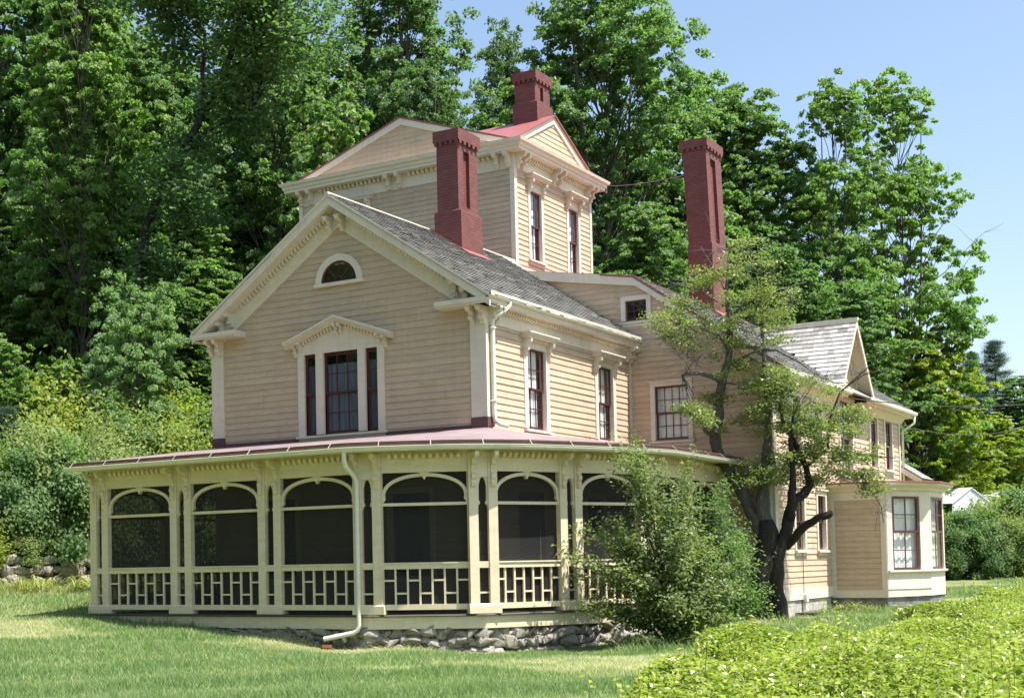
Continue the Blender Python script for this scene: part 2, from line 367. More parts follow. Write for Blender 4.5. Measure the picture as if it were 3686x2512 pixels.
def clip(poly, a, b, c):
    """keep a*u + b*z <= c"""
    out = []
    for i in range(len(poly)):
        p, q = poly[i], poly[(i + 1) % len(poly)]
        fp, fq = a * p[0] + b * p[1] - c, a * q[0] + b * q[1] - c
        if fp <= 1e-9: out.append(p)
        if (fp < -1e-9 and fq > 1e-9) or (fp > 1e-9 and fq < -1e-9):
            t = fp / (fp - fq); out.append((p[0] + t * (q[0] - p[0]), p[1] + t * (q[1] - p[1])))
    return out
def clapboards(name, fr, poly, holes=(), pitch=PITCH, mat=None, z0=None, label=None, d0=0.0):
    """lapped boards on a convex outline, leaving out the window openings"""
    mb = MB(fr); zs = [p[1] for p in poly]; lo, hi = min(zs), max(zs); z = lo if z0 is None else z0
    rnd = random.Random(name + str(lo))
    while z < hi:
        cuts = sorted({z, z + pitch} | {c for h in holes for c in (h[2], h[3]) if z + .004 < c < z + pitch - .004})
        tint = rnd.random(); lip = 0.016 + rnd.random() * 0.004
        for za, zb in zip(cuts, cuts[1:]):
            band = clip(clip(poly, 0, 1, zb), 0, -1, -za)
            if len(band) < 3: continue
            us = [p[0] for p in band]; ivs = [(min(us), max(us))]
            for h in holes:
                if h[2] < zb - .003 and h[3] > za + .003:
                    ivs = [iv for a, b in ivs for iv in ((a, min(b, h[0])), (max(a, h[1]), b)) if iv[1] - iv[0] > .004]
            for a, b in ivs:
                # a few butt joints along each board
                js = [a]; x = a + rnd.uniform(1.2, 4)
                while x < b - .4: js.append(x); x += rnd.uniform(2.2, 4.2)
                js.append(b)
                for ja, jb in zip(js, js[1:]):
                    pl = clip(clip(band, 1, 0, jb - (.002 if jb < b else 0)), -1, 0, -ja)
                    if len(pl) < 3: continue
                    mb.val = min(1, max(0, tint * .6 + rnd.random() * .4)); wob = rnd.uniform(-.002, .002)
                    dd = lambda zz: d0 + 0.003 + (lip + wob) * (1 - (zz - z) / pitch)
                    n = len(pl); pts = [fr.p(u, zz, dd(zz)) for u, zz in pl]
                    mb.add(pts, [tuple(range(n))])
                    if abs(za - z) < 1e-6:
                        bl = [p for p in pl if abs(p[1] - z) < 1e-6]
                        if len(bl) >= 2:
                            ua, ub = min(p[0] for p in bl), max(p[0] for p in bl)
                            mb.quad(fr.p(ua, z, d0 - .01), fr.p(ub, z, d0 - .01), fr.p(ub, z, dd(z)), fr.p(ua, z, dd(z)))
        z += pitch
    # sheathing behind the boards
    return mb.build(name, mat or M_WALL, HOUSE, label=label)

BRK = [(0, 0), (.30, 0), (.31, -.05), (.29, -.10), (.22, -.12), (.16, -.13), (.135, -.17), (.15, -.21), (.18, -.245), (.16, -.29), (.10, -.30), (.075, -.33), (.085, -.36), (.06, -.39), (0, -.40)]
def bracket(fr, u, z, parent, depth=1.0, height=1.0, wd=.10, mat=None, d0=.0):
    mb = MB(fr); pf = [(d0 + d * depth, z + h * height) for d, h in BRK]
    mb.prof(pf, u - wd / 2, u + wd / 2)
    mb.b(u - wd / 2 - .012, u + wd / 2 + .012, z - .045 * height, z - .001, d0 + .004, d0 + .318 * depth)
    return mb.build("bracket", mat or M_TRIM, parent)
def dentils(mb, fr, u0, u1, z, d0, step=.15, wd=.075, dep=.10, h=.095):
    n = max(1, int(round((u1 - u0) / step))); st = (u1 - u0) / n; old = mb.fr; mb.fr = fr
    for i in range(n):
        u = u0 + st * (i + .5)
        mb.prof([(d0, z), (d0 + dep, z), (d0 + dep, z - h * .45), (d0 + dep * .75, z - h * .85), (d0 + dep * .4, z - h), (d0, z - h)], u - wd / 2, u + wd / 2)
    mb.fr = old

def window(fr, u0, u1, z0, z1, cols, rows, casing=.13, head="plain", curtain=M_CURTAIN, part=1.0, sillw=.06, mid=True, sashm=None, sash_w=.045, cas_z=.13, recess=.07, mull=.020, outer=None):
    """cols panes across, rows = (upper rows, lower rows)"""
    mb = MB(fr); cw = casing; D1 = .04
    mb.b(u0 - cw, u0, z0, z1, -.02, D1); mb.b(u1, u1 + cw, z0, z1, -.02, D1)
    hz = z1 + cas_z
    mb.b(u0 - cw, u1 + cw, z1, hz, -.02, D1)
    for a, b in ((u0 - .022, u0), (u1, u1 + .022)): mb.b(a, b, z0, z1, -recess - .06, -.021)
    mb.b(u0 - .022, u1 + .022, z1, z1 + .022, -recess - .06, -.021)
    win = mb.build("window", M_TRIM, HOUSE)
    # sill
    sb = MB(fr); sb.prof([(-recess - .06, z0), (D1 + sillw, z0 - .025), (D1 + sillw, z0 - .075), (-.02, z0 - .075)], u0 - cw - .04, u1 + cw + .04)
    sb.b(u0 - cw, u1 + cw, z0 - .16, z0 - .076, -.02, D1 - .01)
    sb.build("sill", M_TRIM, win)
    # sashes
    m = MB(fr); zm = (z0 + z1) / 2 if mid else z0; k = sash_w
    def sash(za, zb, d, nr):
        m.b(u0, u0 + k, za, zb, d - .035, d); m.b(u1 - k, u1, za, zb, d - .035, d)
        m.b(u0 + k, u1 - k, za, za + k, d - .035, d); m.b(u0 + k, u1 - k, zb - k, zb, d - .035, d)
        for i in range(1, cols):
            u = u0 + k + (u1 - u0 - 2 * k) * i / cols; m.b(u - mull / 2, u + mull / 2, za + k, zb - k, d - .028, d - .004)
        for i in range(1, nr):
            zz = za + k + (zb - za - 2 * k) * i / nr; m.b(u0 + k, u1 - k, zz - mull / 2, zz + mull / 2, d - .027, d - .003)
    g = MB(fr)
    if mid:
        sash(z0 + .02, zm + .02, -recess, rows[1]); sash(zm - .02, z1, -recess + .04, rows[0])
        g.quad(fr.p(u0 + .02, z0 + .02, -recess - .018), fr.p(u1 - .02, z0 + .02, -recess - .018), fr.p(u1 - .02, zm, -recess - .018), fr.p(u0 + .02, zm, -recess - .018))
        g.quad(fr.p(u0 + .02, zm, -recess + .022), fr.p(u1 - .02, zm, -recess + .022), fr.p(u1 - .02, z1 - .02, -recess + .022), fr.p(u0 + .02, z1 - .02, -recess + .022))
    else:
        sash(z0, z1, -recess + .03, rows[0])
        g.quad(fr.p(u0 + .02, z0 + .02, -recess + .012), fr.p(u1 - .02, z0 + .02, -recess + .012), fr.p(u1 - .02, z1 - .02, -recess + .012), fr.p(u0 + .02, z1 - .02, -recess + .012))
    m.build("sash", sashm or M_SASH, win); g.build("pane", M_GLASS, win)
    # dark room behind
    rb = MB(fr); e = .16; q = .9
    rb.b(u0 - e, u1 + e, z0 - e, z1 + e, -recess - q - .02, -recess - q)
    for a, b in ((u0 - e - .02, u0 - e), (u1 + e, u1 + e + .02)): rb.b(a, b, z0 - e, z1 + e, -recess - q, -.03)
    for a, b in ((z0 - e - .02, z0 - e), (z1 + e, z1 + e + .02)): rb.b(u0 - e, u1 + e, a, b, -recess - q, -.03)
    rb.build("room_backing", M_DARKWOOD, win)
    if curtain:
        c = MB(fr); n = 40
        spans = [(u0 - .02, u1 + .02)] if part >= 1 else [(u0 - .02, u0 + (u1 - u0) * part)]
        for a, b in spans:
            pr = None
            for i in range(n + 1):
                u = a + (b - a) * i / n; d = -recess - .058 + .012 * math.sin(i * 1.35) + .006 * math.sin(i * .53 + u0)
                if pr: c.quad(fr.p(pr[0], z0 - .02, pr[1]), fr.p(u, z0 - .02, d), fr.p(u, z1, d), fr.p(pr[0], z1, pr[1]))
                pr = (u, d)
        c.build("curtain", curtain, win)
    if head == "hood":
        h = MB(fr); a, b = u0 - cw, u1 + cw; zt = hz + .30
        h.b(a, b, hz, zt - .12, -.02, D1 - .004)
        h.b(a - .08, b + .08, zt - .12, zt - .075, -.02, .20); h.b(a - .10, b + .10, zt - .075, zt - .03, -.02, .235); h.b(a - .13, b + .13, zt - .03, zt, -.02, .27)
        dentils(h, fr, a + .16, b - .16, zt - .12, D1 - .004, .085, .045, .08, .07)
        hd = h.build("window_hood", M_TRIM, win)
        for u in (a + .06, b - .06):
            k_ = MB(fr); s = .5
            k_.prof([(D1 + d * .55, zt - .121 + hh * .95) for d, hh in BRK], u - .05, u + .05); k_.build("bracket", M_TRIM, win)
    elif head == "cap":
        h = MB(fr); h.b(u0 - cw - .03, u1 + cw + .03, hz, hz + .035, -.02, D1 + .05); h.build("drip_cap", M_TRIM, win)
    return win
def hole(u0, u1, z0, z1, c=.0): return (u0 - c, u1 + c, z0 - c, z1 + c)

# ---------------------------------------------------- main block, walls
slope = (9.34 - 6.62) / (W / 2 + .34)
GABLE = [(0, 3.4), (W, 3.4), (W, 6.72), (W / 2, 9.10), (0, 6.72)]
tri = [(2.67, 2.99, 3.99, 5.81), (3.20, 4.13, 3.99, 5.81), (4.33, 4.65, 3.99, 5.81)]
fanh = [(3.2, 4.16, 7.40, 7.86)]
clapboards("gable_wall", FF, GABLE, [(2.60, 4.72, 3.95, 5.85), (3.25, 4.10, 7.40, 7.80)])
sw = [(1.93, 2.86, 3.97, 5.77), (5.78, 6.70, 3.97, 5.77)]
clapboards("clapboard_wall", FS, [(0, 3.4), (D, 3.4), (D, 6.2), (0, 6.2)], [hole(*h) for h in sw])
for h in sw: window(FS, *h, 3, (2, 2), casing=.17, head="hood", part=.82, cas_z=.02)
# first storey under the porch roof
pwin = [(1.4, 2.35, .75, 2.55), (4.95, 5.9, .75, 2.55)]
clapboards("porch_wall", FF, [(0, 0), (W, 0), (W, 3.4), (0, 3.4)], [hole(*h) for h in pwin])
clapboards("porch_wall", FS, [(0, 0), (D, 0), (D, 3.4), (0, 3.4)], [(1.5, 2.5, 0.0, 2.45), (5.0, 5.9, .75, 2.5)])
for h in pwin: window(FF, *h, 3, (2, 2), curtain=None)
window(FS, 5.0, 5.9, .75, 2.5, 3, (2, 2), curtain=None)
dm = MB(FS); dm.b(1.5, 2.5, 0, 2.45, -.08, -.03)
for a, b in ((1.4, 1.5), (2.5, 2.6)): dm.b(a, b, 0, 2.55, -.02, .04)
dm.b(1.5, 2.5, 2.45, 2.55, -.02, .04)
dr = dm.build("door", M_SASH, HOUSE)
mb = MB(FS); mb.b(1.58, 1.63, 1.0, 1.06, -.03, .03); mb.build("handle", M_DARKWOOD, dr)
# hidden left and rear shells so that the rooms are dark
mb = MB(WORLD); mb.box(-.02, 0.0, .02, D, 0, 6.5); mb.build("end_wall", M_WALL, HOUSE)

# triple window
mb = MB(FF)
mb.b(2.49, 2.67, 3.95, 5.83, -.02, .045); mb.b(2.99, 3.20, 3.99, 5.83, -.02, .045); mb.b(4.13, 4.33, 3.99, 5.83, -.02, .045); mb.b(4.65, 4.83, 3.95, 5.83, -.02, .045)
mb.poly([(2.49, 5.83), (4.83, 5.83), (4.83, 6.02), (3.66, 6.46), (2.49, 6.02)], -.02, .045)
win3 = mb.build("triple_window", M_TRIM, HOUSE)
for (u0, u1, z0, z1), nc in zip(tri, (1, 3, 1)):
    m = MB(FF); g = MB(FF); k = .05; zm = (z0 + z1) / 2
    for za, zb, d in ((z0 + .01, zm + .02, -.07), (zm - .02, z1, -.03)):
        m.b(u0, u0 + k, za, zb, d - .035, d); m.b(u1 - k, u1, za, zb, d - .035, d); m.b(u0 + k, u1 - k, za, za + k, d - .035, d); m.b(u0 + k, u1 - k, zb - k, zb, d - .035, d)
        for i in range(1, nc):
            u = u0 + k + (u1 - u0 - 2 * k) * i / nc; m.b(u - .01, u + .01, za + k, zb - k, d - .028, d - .004)
        zz = (za + zb) / 2; m.b(u0 + k, u1 - k, zz - .01, zz + .01, d - .027, d - .003)
        g.quad(FF.p(u0 + .02, za + .02, d - .018), FF.p(u1 - .02, za + .02, d - .018), FF.p(u1 - .02, zb - .02, d - .018), FF.p(u0 + .02, zb - .02, d - .018))
    m.build("sash", M_SASH, win3); g.build("pane", M_GLASS, win3)
    c = MB(FF); pr = None
    for i in range(41):
        u = u0 - .03 + (u1 - u0 + .06) * i / 40; d = -.2 + .02 * math.sin(i * 1.4)
        if pr: c.quad(FF.p(pr[0], z0 - .05, pr[1]), FF.p(u, z0 - .05, d), FF.p(u, z1 - .22, d), FF.p(pr[0], z1 - .22, pr[1]))
        pr = (u, d)
    c.build("curtain", M_CURTAIN2, win3)
mb = MB(FF); mb.prof([(-.15, 3.99), (.10, 3.965), (.10, 3.91), (-.02, 3.91)], 2.45, 4.87); mb.b(2.49, 4.83, 3.84, 3.909, -.02, .035)
mb.build("sill", M_TRIM, win3)
mb = MB(FF); mb.b(2.2, 5.1, 3.7, 6.1, -1.02, -1.0); mb.build("room_backing", M_DARKWOOD, win3)
mb = MB(FF); pu, pz = 3.6, 6.62
pu = 3.66
for sgn in (-1, 1):
    e = pu + sgn * 1.42; ze = 6.12
    for t0, t1, dd in ((0, .05, .30), (.05, .10, .26), (.10, .15, .21)):
        mb.poly([(e, ze - t0), (pu, pz - t0), (pu, pz - t1), (e, ze - t1)], -.02, dd)
    for i in range(1, 14):
        if 5.0 < i < 5.5: continue
        f = i / 14.5; u = pu + sgn * (.12 + 1.22 * f); z = pz - .15 - (pz - ze) * (.12 + 1.22 * f) / 1.42
        mb.prof([(.03, z), (.12, z), (.12, z - .05), (.07, z - .085), (.03, z - .085)], u - .028, u + .028)
mb.build("window_pediment", M_TRIM, win3)
for u, z in ((pu - .06, pz - .17), (pu + .06, pz - .17), (2.44, 6.08), (2.60, 6.14), (4.88, 6.08), (4.72, 6.14)):
    bracket(FF, u, z, win3, .7, .72, .075)

# fan window
fan = MB(FF); cu, cz, r0, r1 = 3.68, 7.40, .48, .635
N = 28
out = [(cu + r1 * math.cos(math.pi * i / N), cz + r1 * math.sin(math.pi * i / N)) for i in range(N + 1)]
inn = [(cu + r0 * math.cos(math.pi * i / N), cz + r0 * math.sin(math.pi * i / N)) for i in range(N + 1)]
for i in range(N): fan.poly([out[i], out[i + 1], inn[i + 1], inn[i]], -.02, .075)
fan.b(cu - r1 - .03, cu + r1 + .03, cz - .075, cz, -.02, .10)
fw_ = fan.build("fan_window", M_TRIM, HOUSE)
m = MB(FF)
ir = [(cu + (r0 - .055) * math.cos(math.pi * i / N), cz + .03 + (r0 - .075) * math.sin(math.pi * i / N)) for i in range(N + 1)]
for i in range(N): m.poly([inn[i], inn[i + 1], ir[i + 1], ir[i]], .0, .045)
m.b(cu - r0, cu + r0, cz + .002, cz + .04, .001, .044)
for a in (45, 90, 135):
    ca, sa = math.cos(R(a)), math.sin(R(a)); px, pz_ = -sa * .012, ca * .012
    m.poly([(cu + ca * .1 + px, cz + .03 + sa * .1 + pz_), (cu + ca * .1 - px, cz + .03 + sa * .1 - pz_), (cu + ca * .43 - px, cz + .03 + sa * .41 - pz_), (cu + ca * .43 + px, cz + .03 + sa * .41 + pz_)], .008, .036)
for i in range(12):
    a0, a1 = math.pi * i / 12, math.pi * (i + 1) / 12
    m.poly([(cu + .12 * math.cos(a0), cz + .03 + .12 * math.sin(a0)), (cu + .12 * math.cos(a1), cz + .03 + .12 * math.sin(a1)), (cu + .09 * math.cos(a1), cz + .03 + .09 * math.sin(a1)), (cu + .09 * math.cos(a0), cz + .03 + .09 * math.sin(a0))], .006, .038)
m.build("sash", M_SASH, fw_)
g = MB(FF); g.add([FF.p(u, z, .022) for u, z in inn], [tuple(range(N + 1))]); g.build("pane", M_GLASS, fw_)
g = MB(FF); g.add([FF.p(u, z, -.25) for u, z in ((cu - .7, cz - .1), (cu + .7, cz - .1), (cu + .7, cz + .7), (cu - .7, cz + .7))], [(0, 1, 2, 3)]); g.build("room_backing", M_DARKWOOD, fw_)
mb = MB(FF)
for i in range(N):
    if .48 * math.sin(math.pi * (i + .5) / N) > .30: mb.poly([inn[i], inn[i + 1], (inn[i + 1][0], cz + .25), (inn[i][0], cz + .25)], -.006, -.002)

# corner pilasters
def pilaster(bits, name="corner_board", base=True):
    mb = MB()
    for fr, a, b, z0, z1, d in bits: mb.fr = fr; mb.b(a, b, z0, z1, -.02, d)
    return mb.build(name, M_TRIM, HOUSE)
pilaster([(FF, -.03, .32, 4.08, 6.42, .05), (Fr(0, 0, 0, 1), 0, .2, 4.08, 6.42, .001)])
pilaster([(FF, 6.99, W + .05, 4.08, 6.42, .05), (FS, .021, .24, 4.08, 6.42, .05)])
pilaster([(FS, D - .12, D - .01, 3.8, 6.2, .045)])
mb = MB()
for fr, a, b in ((FF, -.04, .33), (FF, 6.98, W + .06), (FS, .03, .25)): mb.fr = fr; mb.b(a, b, 3.88, 4.08, -.02, .062)
mb.fr = FF; mb.b(.33, 6.98, 3.80, 3.93, .021, .032); mb.fr = FS; mb.b(.25, D, 3.70, 3.78, .021, .032)
mb.build("roof_flashing", M_FLASH, HOUSE)

# side eave: frieze, soffit, gutter
mb = MB(FS)
mb.b(.24, D, 6.08, 6.42, -.02, .035)
mb.b(-.42, D, 6.42, 6.45, -.02, .30); mb.b(-.42, D, 6.45, 6.53, .0, .31)
dentils(mb, FS, .55, D - .30, 6.418, .035, .125, .065, .11, .10)
cs = mb.build("cornice", M_TRIM, HOUSE)
mb = MB(FS); mb.prof([(.26, 6.53), (.36, 6.53), (.39, 6.57), (.40, 6.66), (.375, 6.66), (.365, 6.59), (.35, 6.555), (.26, 6.555)], -.43, D + .02)
mb.build("eave_gutter", M_GUTTER, HOUSE)
bracket(FS, .14, 6.42, cs, .92, .95, d0=.05); bracket(FS, .36, 6.42, cs, .92, .95, d0=.035)
bracket(FS, D - .10, 6.42, cs, .92, .95, d0=.045); bracket(FS, D - .30, 6.42, cs, .92, .95, d0=.035)
mb = MB(FS); mb.tube([(W + .33, .52, 6.57), (W + .33, .52, 6.48), (W + .30, .42, 6.38), (W + .16, .18, 6.22), (W + .12, .13, 6.12), (W + .115, .13, 6.0), (W + .115, .13, 4.15), (W + .12, .14, 4.02), (W + .2, .22, 3.93), (W + .32, .36, 3.89)], .052, 10)
for z in (5.95, 4.4): mb.b(.07, .19, z, z + .03, .05, .175)
mb.build("downspout", M_PIPE, HOUSE, smooth=True)

# gable rakes and returns
EU, EZ, AZ = -.34, 6.60, 9.34
mb = MB(FF)
for sgn in (-1, 1):
    uu = lambda u: u if sgn < 0 else W - u
    P = lambda u, dz: (uu(u), EZ + (AZ - EZ) * (u - EU) / (W / 2 - EU) + dz)
    for t0, t1, d0, d1 in ((.0, .055, -.0, .44), (.055, .25, .36, .41), (.055, .09, .30, .36)):
        mb.poly([P(EU, -t0), P(W / 2, -t0), P(W / 2, -t1), P(EU, -t1)], d0, d1)
    mb.poly([P(EU + .05, -.24), P(W / 2, -.24), P(W / 2, -.27), P(EU + .05, -.27)], .0, .359)          # soffit
    mb.poly([P(.16, -.27), P(W / 2, -.27), P(W / 2, -.70), P(.16, -.70)], -.02, .045)                    # frieze board
    for i in range(30):
        u = .95 + i * .088
        if u > W / 2 - .32: break
        c = P(u, -.27)
        mb.prof([(.045, c[1] + .01), (.15, c[1] + .01), (.15, c[1] - .05), (.1, c[1] - .09), (.045, c[1] - .09)], c[0] - .026, c[0] + .026)
rk = mb.build("rake_board", M_TRIM, HOUSE)
for u, z in ((3.50, 8.86), (3.82, 8.86), (.36, 6.82), (.62, 7.02), (W - .36, 6.82), (W - .62, 7.02)): bracket(FF, u, z, rk, .98, .85, .10, d0=.045)
for a, b in ((-.36, .98), (W - .98, W + .30)):
    mb = MB(FF); mb.b(a, b, 6.42, 6.46, -.02, .40); mb.b(a - .02 if a < 0 else a, b + (.02 if a > 0 else 0), 6.461, 6.56, -.02, .43)
    cr = mb.build("cornice_return", M_TRIM, HOUSE)
    for u in ((-.0, .24) if a < 0 else (W - .24, W + .0)): bracket(FF, u, 6.42, cr, .95, .95, d0=.05)
# left eave (outside face mostly out of view)
mb = MB(Fr(0, D, 0, -1)); mb.b(0, D + .42, 6.42, 6.55, 0, .34); mb.build("eave_board", M_TRIM, HOUSE)
cl_ = bracket(Fr(0, D, 0, -1), D - .12, 6.42, rk, .8, .95)

# ---------------------------------------------------- roofs
def shingles(name, mat, O, u, v, ulen, vlen, inside=None, expo=.15, wmin=.12, wmax=.30, th=.022, seed=1, parent=None):
    """O upper corner; u along the ridge; v down the slope; courses of separate shingles"""
    u = Vector(u).normalized(); v = Vector(v).normalized(); n = u.cross(v); n = n if n.z > 0 else -n; O = Vector(O)
    rnd = random.Random(seed); mb = MB(); t = vlen
    rows = int(vlen / expo) + 1
    for r_ in range(rows):
        v1 = vlen - r_ * expo; v0 = max(0, v1 - expo * 1.25); x = -rnd.random() * .1; rv = rnd.random()
        while x < ulen:
            wd = rnd.uniform(wmin, wmax); a, b = max(0, x), min(ulen, x + wd - .006); x += wd
            if b - a < .02: continue
            if inside and not inside((a + b) / 2, (v0 + v1) / 2): continue
            q = rnd.random()
            mb.val = min(1, max(0, rnd.gauss(.5 + .3 * (rv - .5), .17)))
            if q < .03: mb.val = 0
            e = v1 + rnd.uniform(-.006, .004); t1 = th + rnd.uniform(0, .003); curl = 0 if q < .93 else rnd.uniform(.004, .014)
            p = [O + u * a + v * v0 + n * .002, O + u * b + v * v0 + n * .002, O + u * b + v * e + n * (t1 + curl), O + u * a + v * e + n * t1]
            k = [O + u * b + v * e - n * .004, O + u * a + v * e - n * .004]
            mb.add(p + k, [(0, 1, 2, 3), (0, 3, 5), (1, 4, 2)]); mb.val = 0.0; mb.add([p[3], p[2], k[0], k[1]], [(0, 1, 2, 3)])
    return mb.build(name, mat, parent or HOUSE)
def slab(name, mat, pts, th=.05, parent=None):
    mb = MB(); q = [Vector(p) for p in pts]; n = (q[1] - q[0]).cross(q[2] - q[0]).normalized(); n = n if n.z > 0 else -n
    mb.hexa([p - n * th for p in q] + q); return mb.build(name, mat, parent or HOUSE)
su = Vector((W / 2 - EU, 0, -(AZ - EZ))); sl_ = su.length
mroof = slab("main_roof", M_SHINGLE, [(W / 2, -.43, AZ - .004), (W / 2, D - .01, AZ - .004), (W - EU + .02, D - .01, EZ - .018), (W - EU + .02, -.43, EZ - .018)])
shingles("shingle_courses", M_SHINGLE, (W / 2, -.43, AZ), (0, 1, 0), su, D + .42, sl_ + .05, seed=3, parent=mroof, expo=.165, th=.03)
slab("roof_slope", M_SHINGLE, [(W / 2 - .01, -.43, AZ), (W / 2 - .01, D + 1, AZ), (EU - .02, D + 1, EZ - .01), (EU - .02, -.43, EZ - .01)], parent=mroof)
slab("roof_slope", M_SHINGLE, [(W / 2, D, AZ - .003), (W / 2, D + .95, AZ - .003), (W / 2 + .9, D + .95, AZ - .62), (W / 2 + .9, D, AZ - .62)], parent=mroof)
mb = MB(WORLD); mb.box(W / 2 - .06, W / 2 + .02, -.44, D + .9, AZ - .02, AZ + .035); mb.build("ridge_board", M_TRIM, mroof)

# rear block
def b2top(u): return 8.24 - .72 * (u - 7.54) if u > 7.54 else 8.24 + .175 * (7.54 - u)
w2 = [(7.97, 8.83, 4.02, 5.39), (7.24, 7.81, 7.14, 7.66)]
clapboards("wing_gable_wall", F2, [(W - .3, -.05), (BX, -.05), (BX, b2top(BX)), (7.54, 8.24), (W - .3, b2top(W - .3))], [hole(*h) for h in w2])
clapboards("wing_attic_wall", F2, [(3.66, 6.5), (W - .3, 6.5), (W - .3, b2top(W - .3)), (3.66, b2top(3.66))])
window(F2, *w2[0], 4, (2, 2), casing=.12, head="cap", cas_z=.10)
window(F2, *w2[1], 3, (2, 2), casing=.12, head="none", curtain=None, mid=False, cas_z=.12, sillw=.02)
mb = MB(F2)
for a, za, b, zb in ((3.9, b2top(3.9), 7.55, 8.24), (7.55, 8.24, 11.30, b2top(11.30))):
    mb.poly([(a, za + .02), (b, zb + .02), (b, zb - .22), (a, za - .22)], .05, .11); mb.poly([(a, za - .19), (b, zb - .19), (b, zb - .22), (a, za - .22)], -.02, .05)
mb.build("rake_trim", M_TRIM, HOUSE)
pilaster([(F2, BX - .17, BX + .045, .25, 5.85, .045), (F2S, D + .021, D + .2, .25, 5.5, .045)])
mb = MB(F2); mb.tube([(BX - .06, D - .10, 5.5), (BX - .06, D - .10, .35), (BX - .05, D - .25, .2)], .045, 8); mb.build("downspout", M_PIPE, HOUSE, smooth=True)
# side wall of the rear block
bw = [(11.39, 12.19, 3.72, 5.10), (9.45, 10.25, 3.72, 5.10), (14.04, 15.33, 3.28, 5.36), (17.42, 18.24, 3.66, 5.14), (19.24, 20.1, 3.66, 5.14), (9.58, 10.33, 1.2, 2.62), (11.58, 12.3, 1.2, 2.62)]
EY = 14.66
clapboards("wing_wall", F2S, [(D, .22), (BE, .22), (BE, 5.5), (D, 5.5)], [hole(*h) for h in bw])
clapboards("dormer_wall", F2S, [(EY - 1.62, 5.5), (EY + 1.62, 5.5), (EY, 7.30)])
for i, h in enumerate(bw):
    big = i == 2
    window(F2S, *h, 3 if not big else 4, (2, 2), casing=.12, head="cap" if not big else "none", part=.8 if i > 4 else .9, curtain=M_CURTAIN if i not in (3, 4) else None)
mb = MB(F2S); mb.b(D, 12.85, -.06, .22, -.02, .035); mb.b(12.85, BE, -.06, .22, -.02, .035); mb.fr = F2; mb.b(9.8, BX + .03, -.06, .22, .005, .035)
mb.build("water_table", M_TRIM, HOUSE)
# eave with soffit, fascia and gutter
mb = MB(F2S)
for a, b in ((D - .10, 13.62), (15.72, BE + .45)):
    mb.b(a, b, 5.36, 5.40, -.02, .38); mb.b(a, b, 5.4, 5.50, .35, .385); mb.prof([(0, 5.16), (.06, 5.16), (.2, 5.36), (0, 5.36)], a + .15, b - .3)
mb.build("wing_cornice", M_TRIM, HOUSE)
mb = MB(F2S)
for a, b in ((D - .11, 13.66), (15.66, BE + .47)):
    mb.prof([(.387, 5.42), (.47, 5.42), (.50, 5.46), (.51, 5.54), (.49, 5.54), (.475, 5.47), (.387, 5.44)], a, b)
mb.build("wing_gutter", M_GUTTER, HOUSE)
RR = slab("wing_roof", M_SHINGLE, [(7.54, D - .12, 8.255), (7.54, BE + .45, 8.255), (11.36, BE + .45, 5.505), (11.36, D - .12, 5.505)])
shingles("shingle_courses", M_SHINGLE, (7.54, D - .13, 8.26), (0, 1, 0), (3.82, 0, -2.75), BE - D + .58, 4.73, seed=5, parent=RR, wmin=.12, wmax=.24,
         inside=lambda u, v: abs(u + D - .13 - EY) > max(0, (v * .584 - .1) * .8 - .0) * .9 * 1.0 - .25 or v < .6)
slab("red_metal_roof", M_REDROOF, [(7.56, D - .14, 8.275), (7.56, BE + .4, 8.275), (1.5, BE + .4, b2top(1.5) + .035), (1.5, D + .05, b2top(1.5) + .035)], parent=RR)
mb = MB(F2); mb.poly([(7.5, 8.305), (11.3, b2top(11.3) + .065), (11.3, b2top(11.3) + .03), (7.5, 8.27)], -.02, .135); mb.build("red_edge_flashing", M_REDROOF, RR)
# dormer roof
DA, DZ0, DX = 7.62, 5.46, 11.33
for sgn in (-1, 1):
    o = shingles("dormer_shingles", M_SHINGLE2, (DX, EY, DA), (-1, 0, 0), (0, sgn * 1.83, DZ0 - DA), 3.2, 2.86, seed=9 + sgn, parent=RR,
                 inside=lambda u, v: (DX - u) > 7.54 + (8.255 - (DA + (DZ0 - DA) * v / 2.83)) / .72 - .05, expo=.17, wmin=.14, wmax=.3, th=.02)
    mb = MB(F2S)
    mb.poly([(EY, DA - .02), (EY + sgn * 1.83, DZ0 - .02), (EY + sgn * 1.83, DZ0 - .19), (EY, DA - .19)], DX - BX - .05, DX - BX - .005)
    mb.poly([(EY, DA - .02), (EY + sgn * 1.83, DZ0 - .02), (EY + sgn * 1.83, DZ0 - .06), (EY, DA - .06)], -.6, DX - BX - .05)
    mb.poly([(EY, DA - .10), (EY + sgn * 1.77, DZ0 - .03), (EY + sgn * 1.62, DZ0 - .08), (EY, DA - .30)], -.02, .05)
    mb.build("dormer_rake", M_TRIM, RR)
mb = MB(WORLD); mb.box(8.0, DX + .03, EY - .08, EY + .08, DA + .005, DA + .06); mb.box(8.0, DX + .03, EY - .10, EY - .08, DA - .08, DA + .055); mb.build("dormer_ridge_board", M_TRIM, RR)
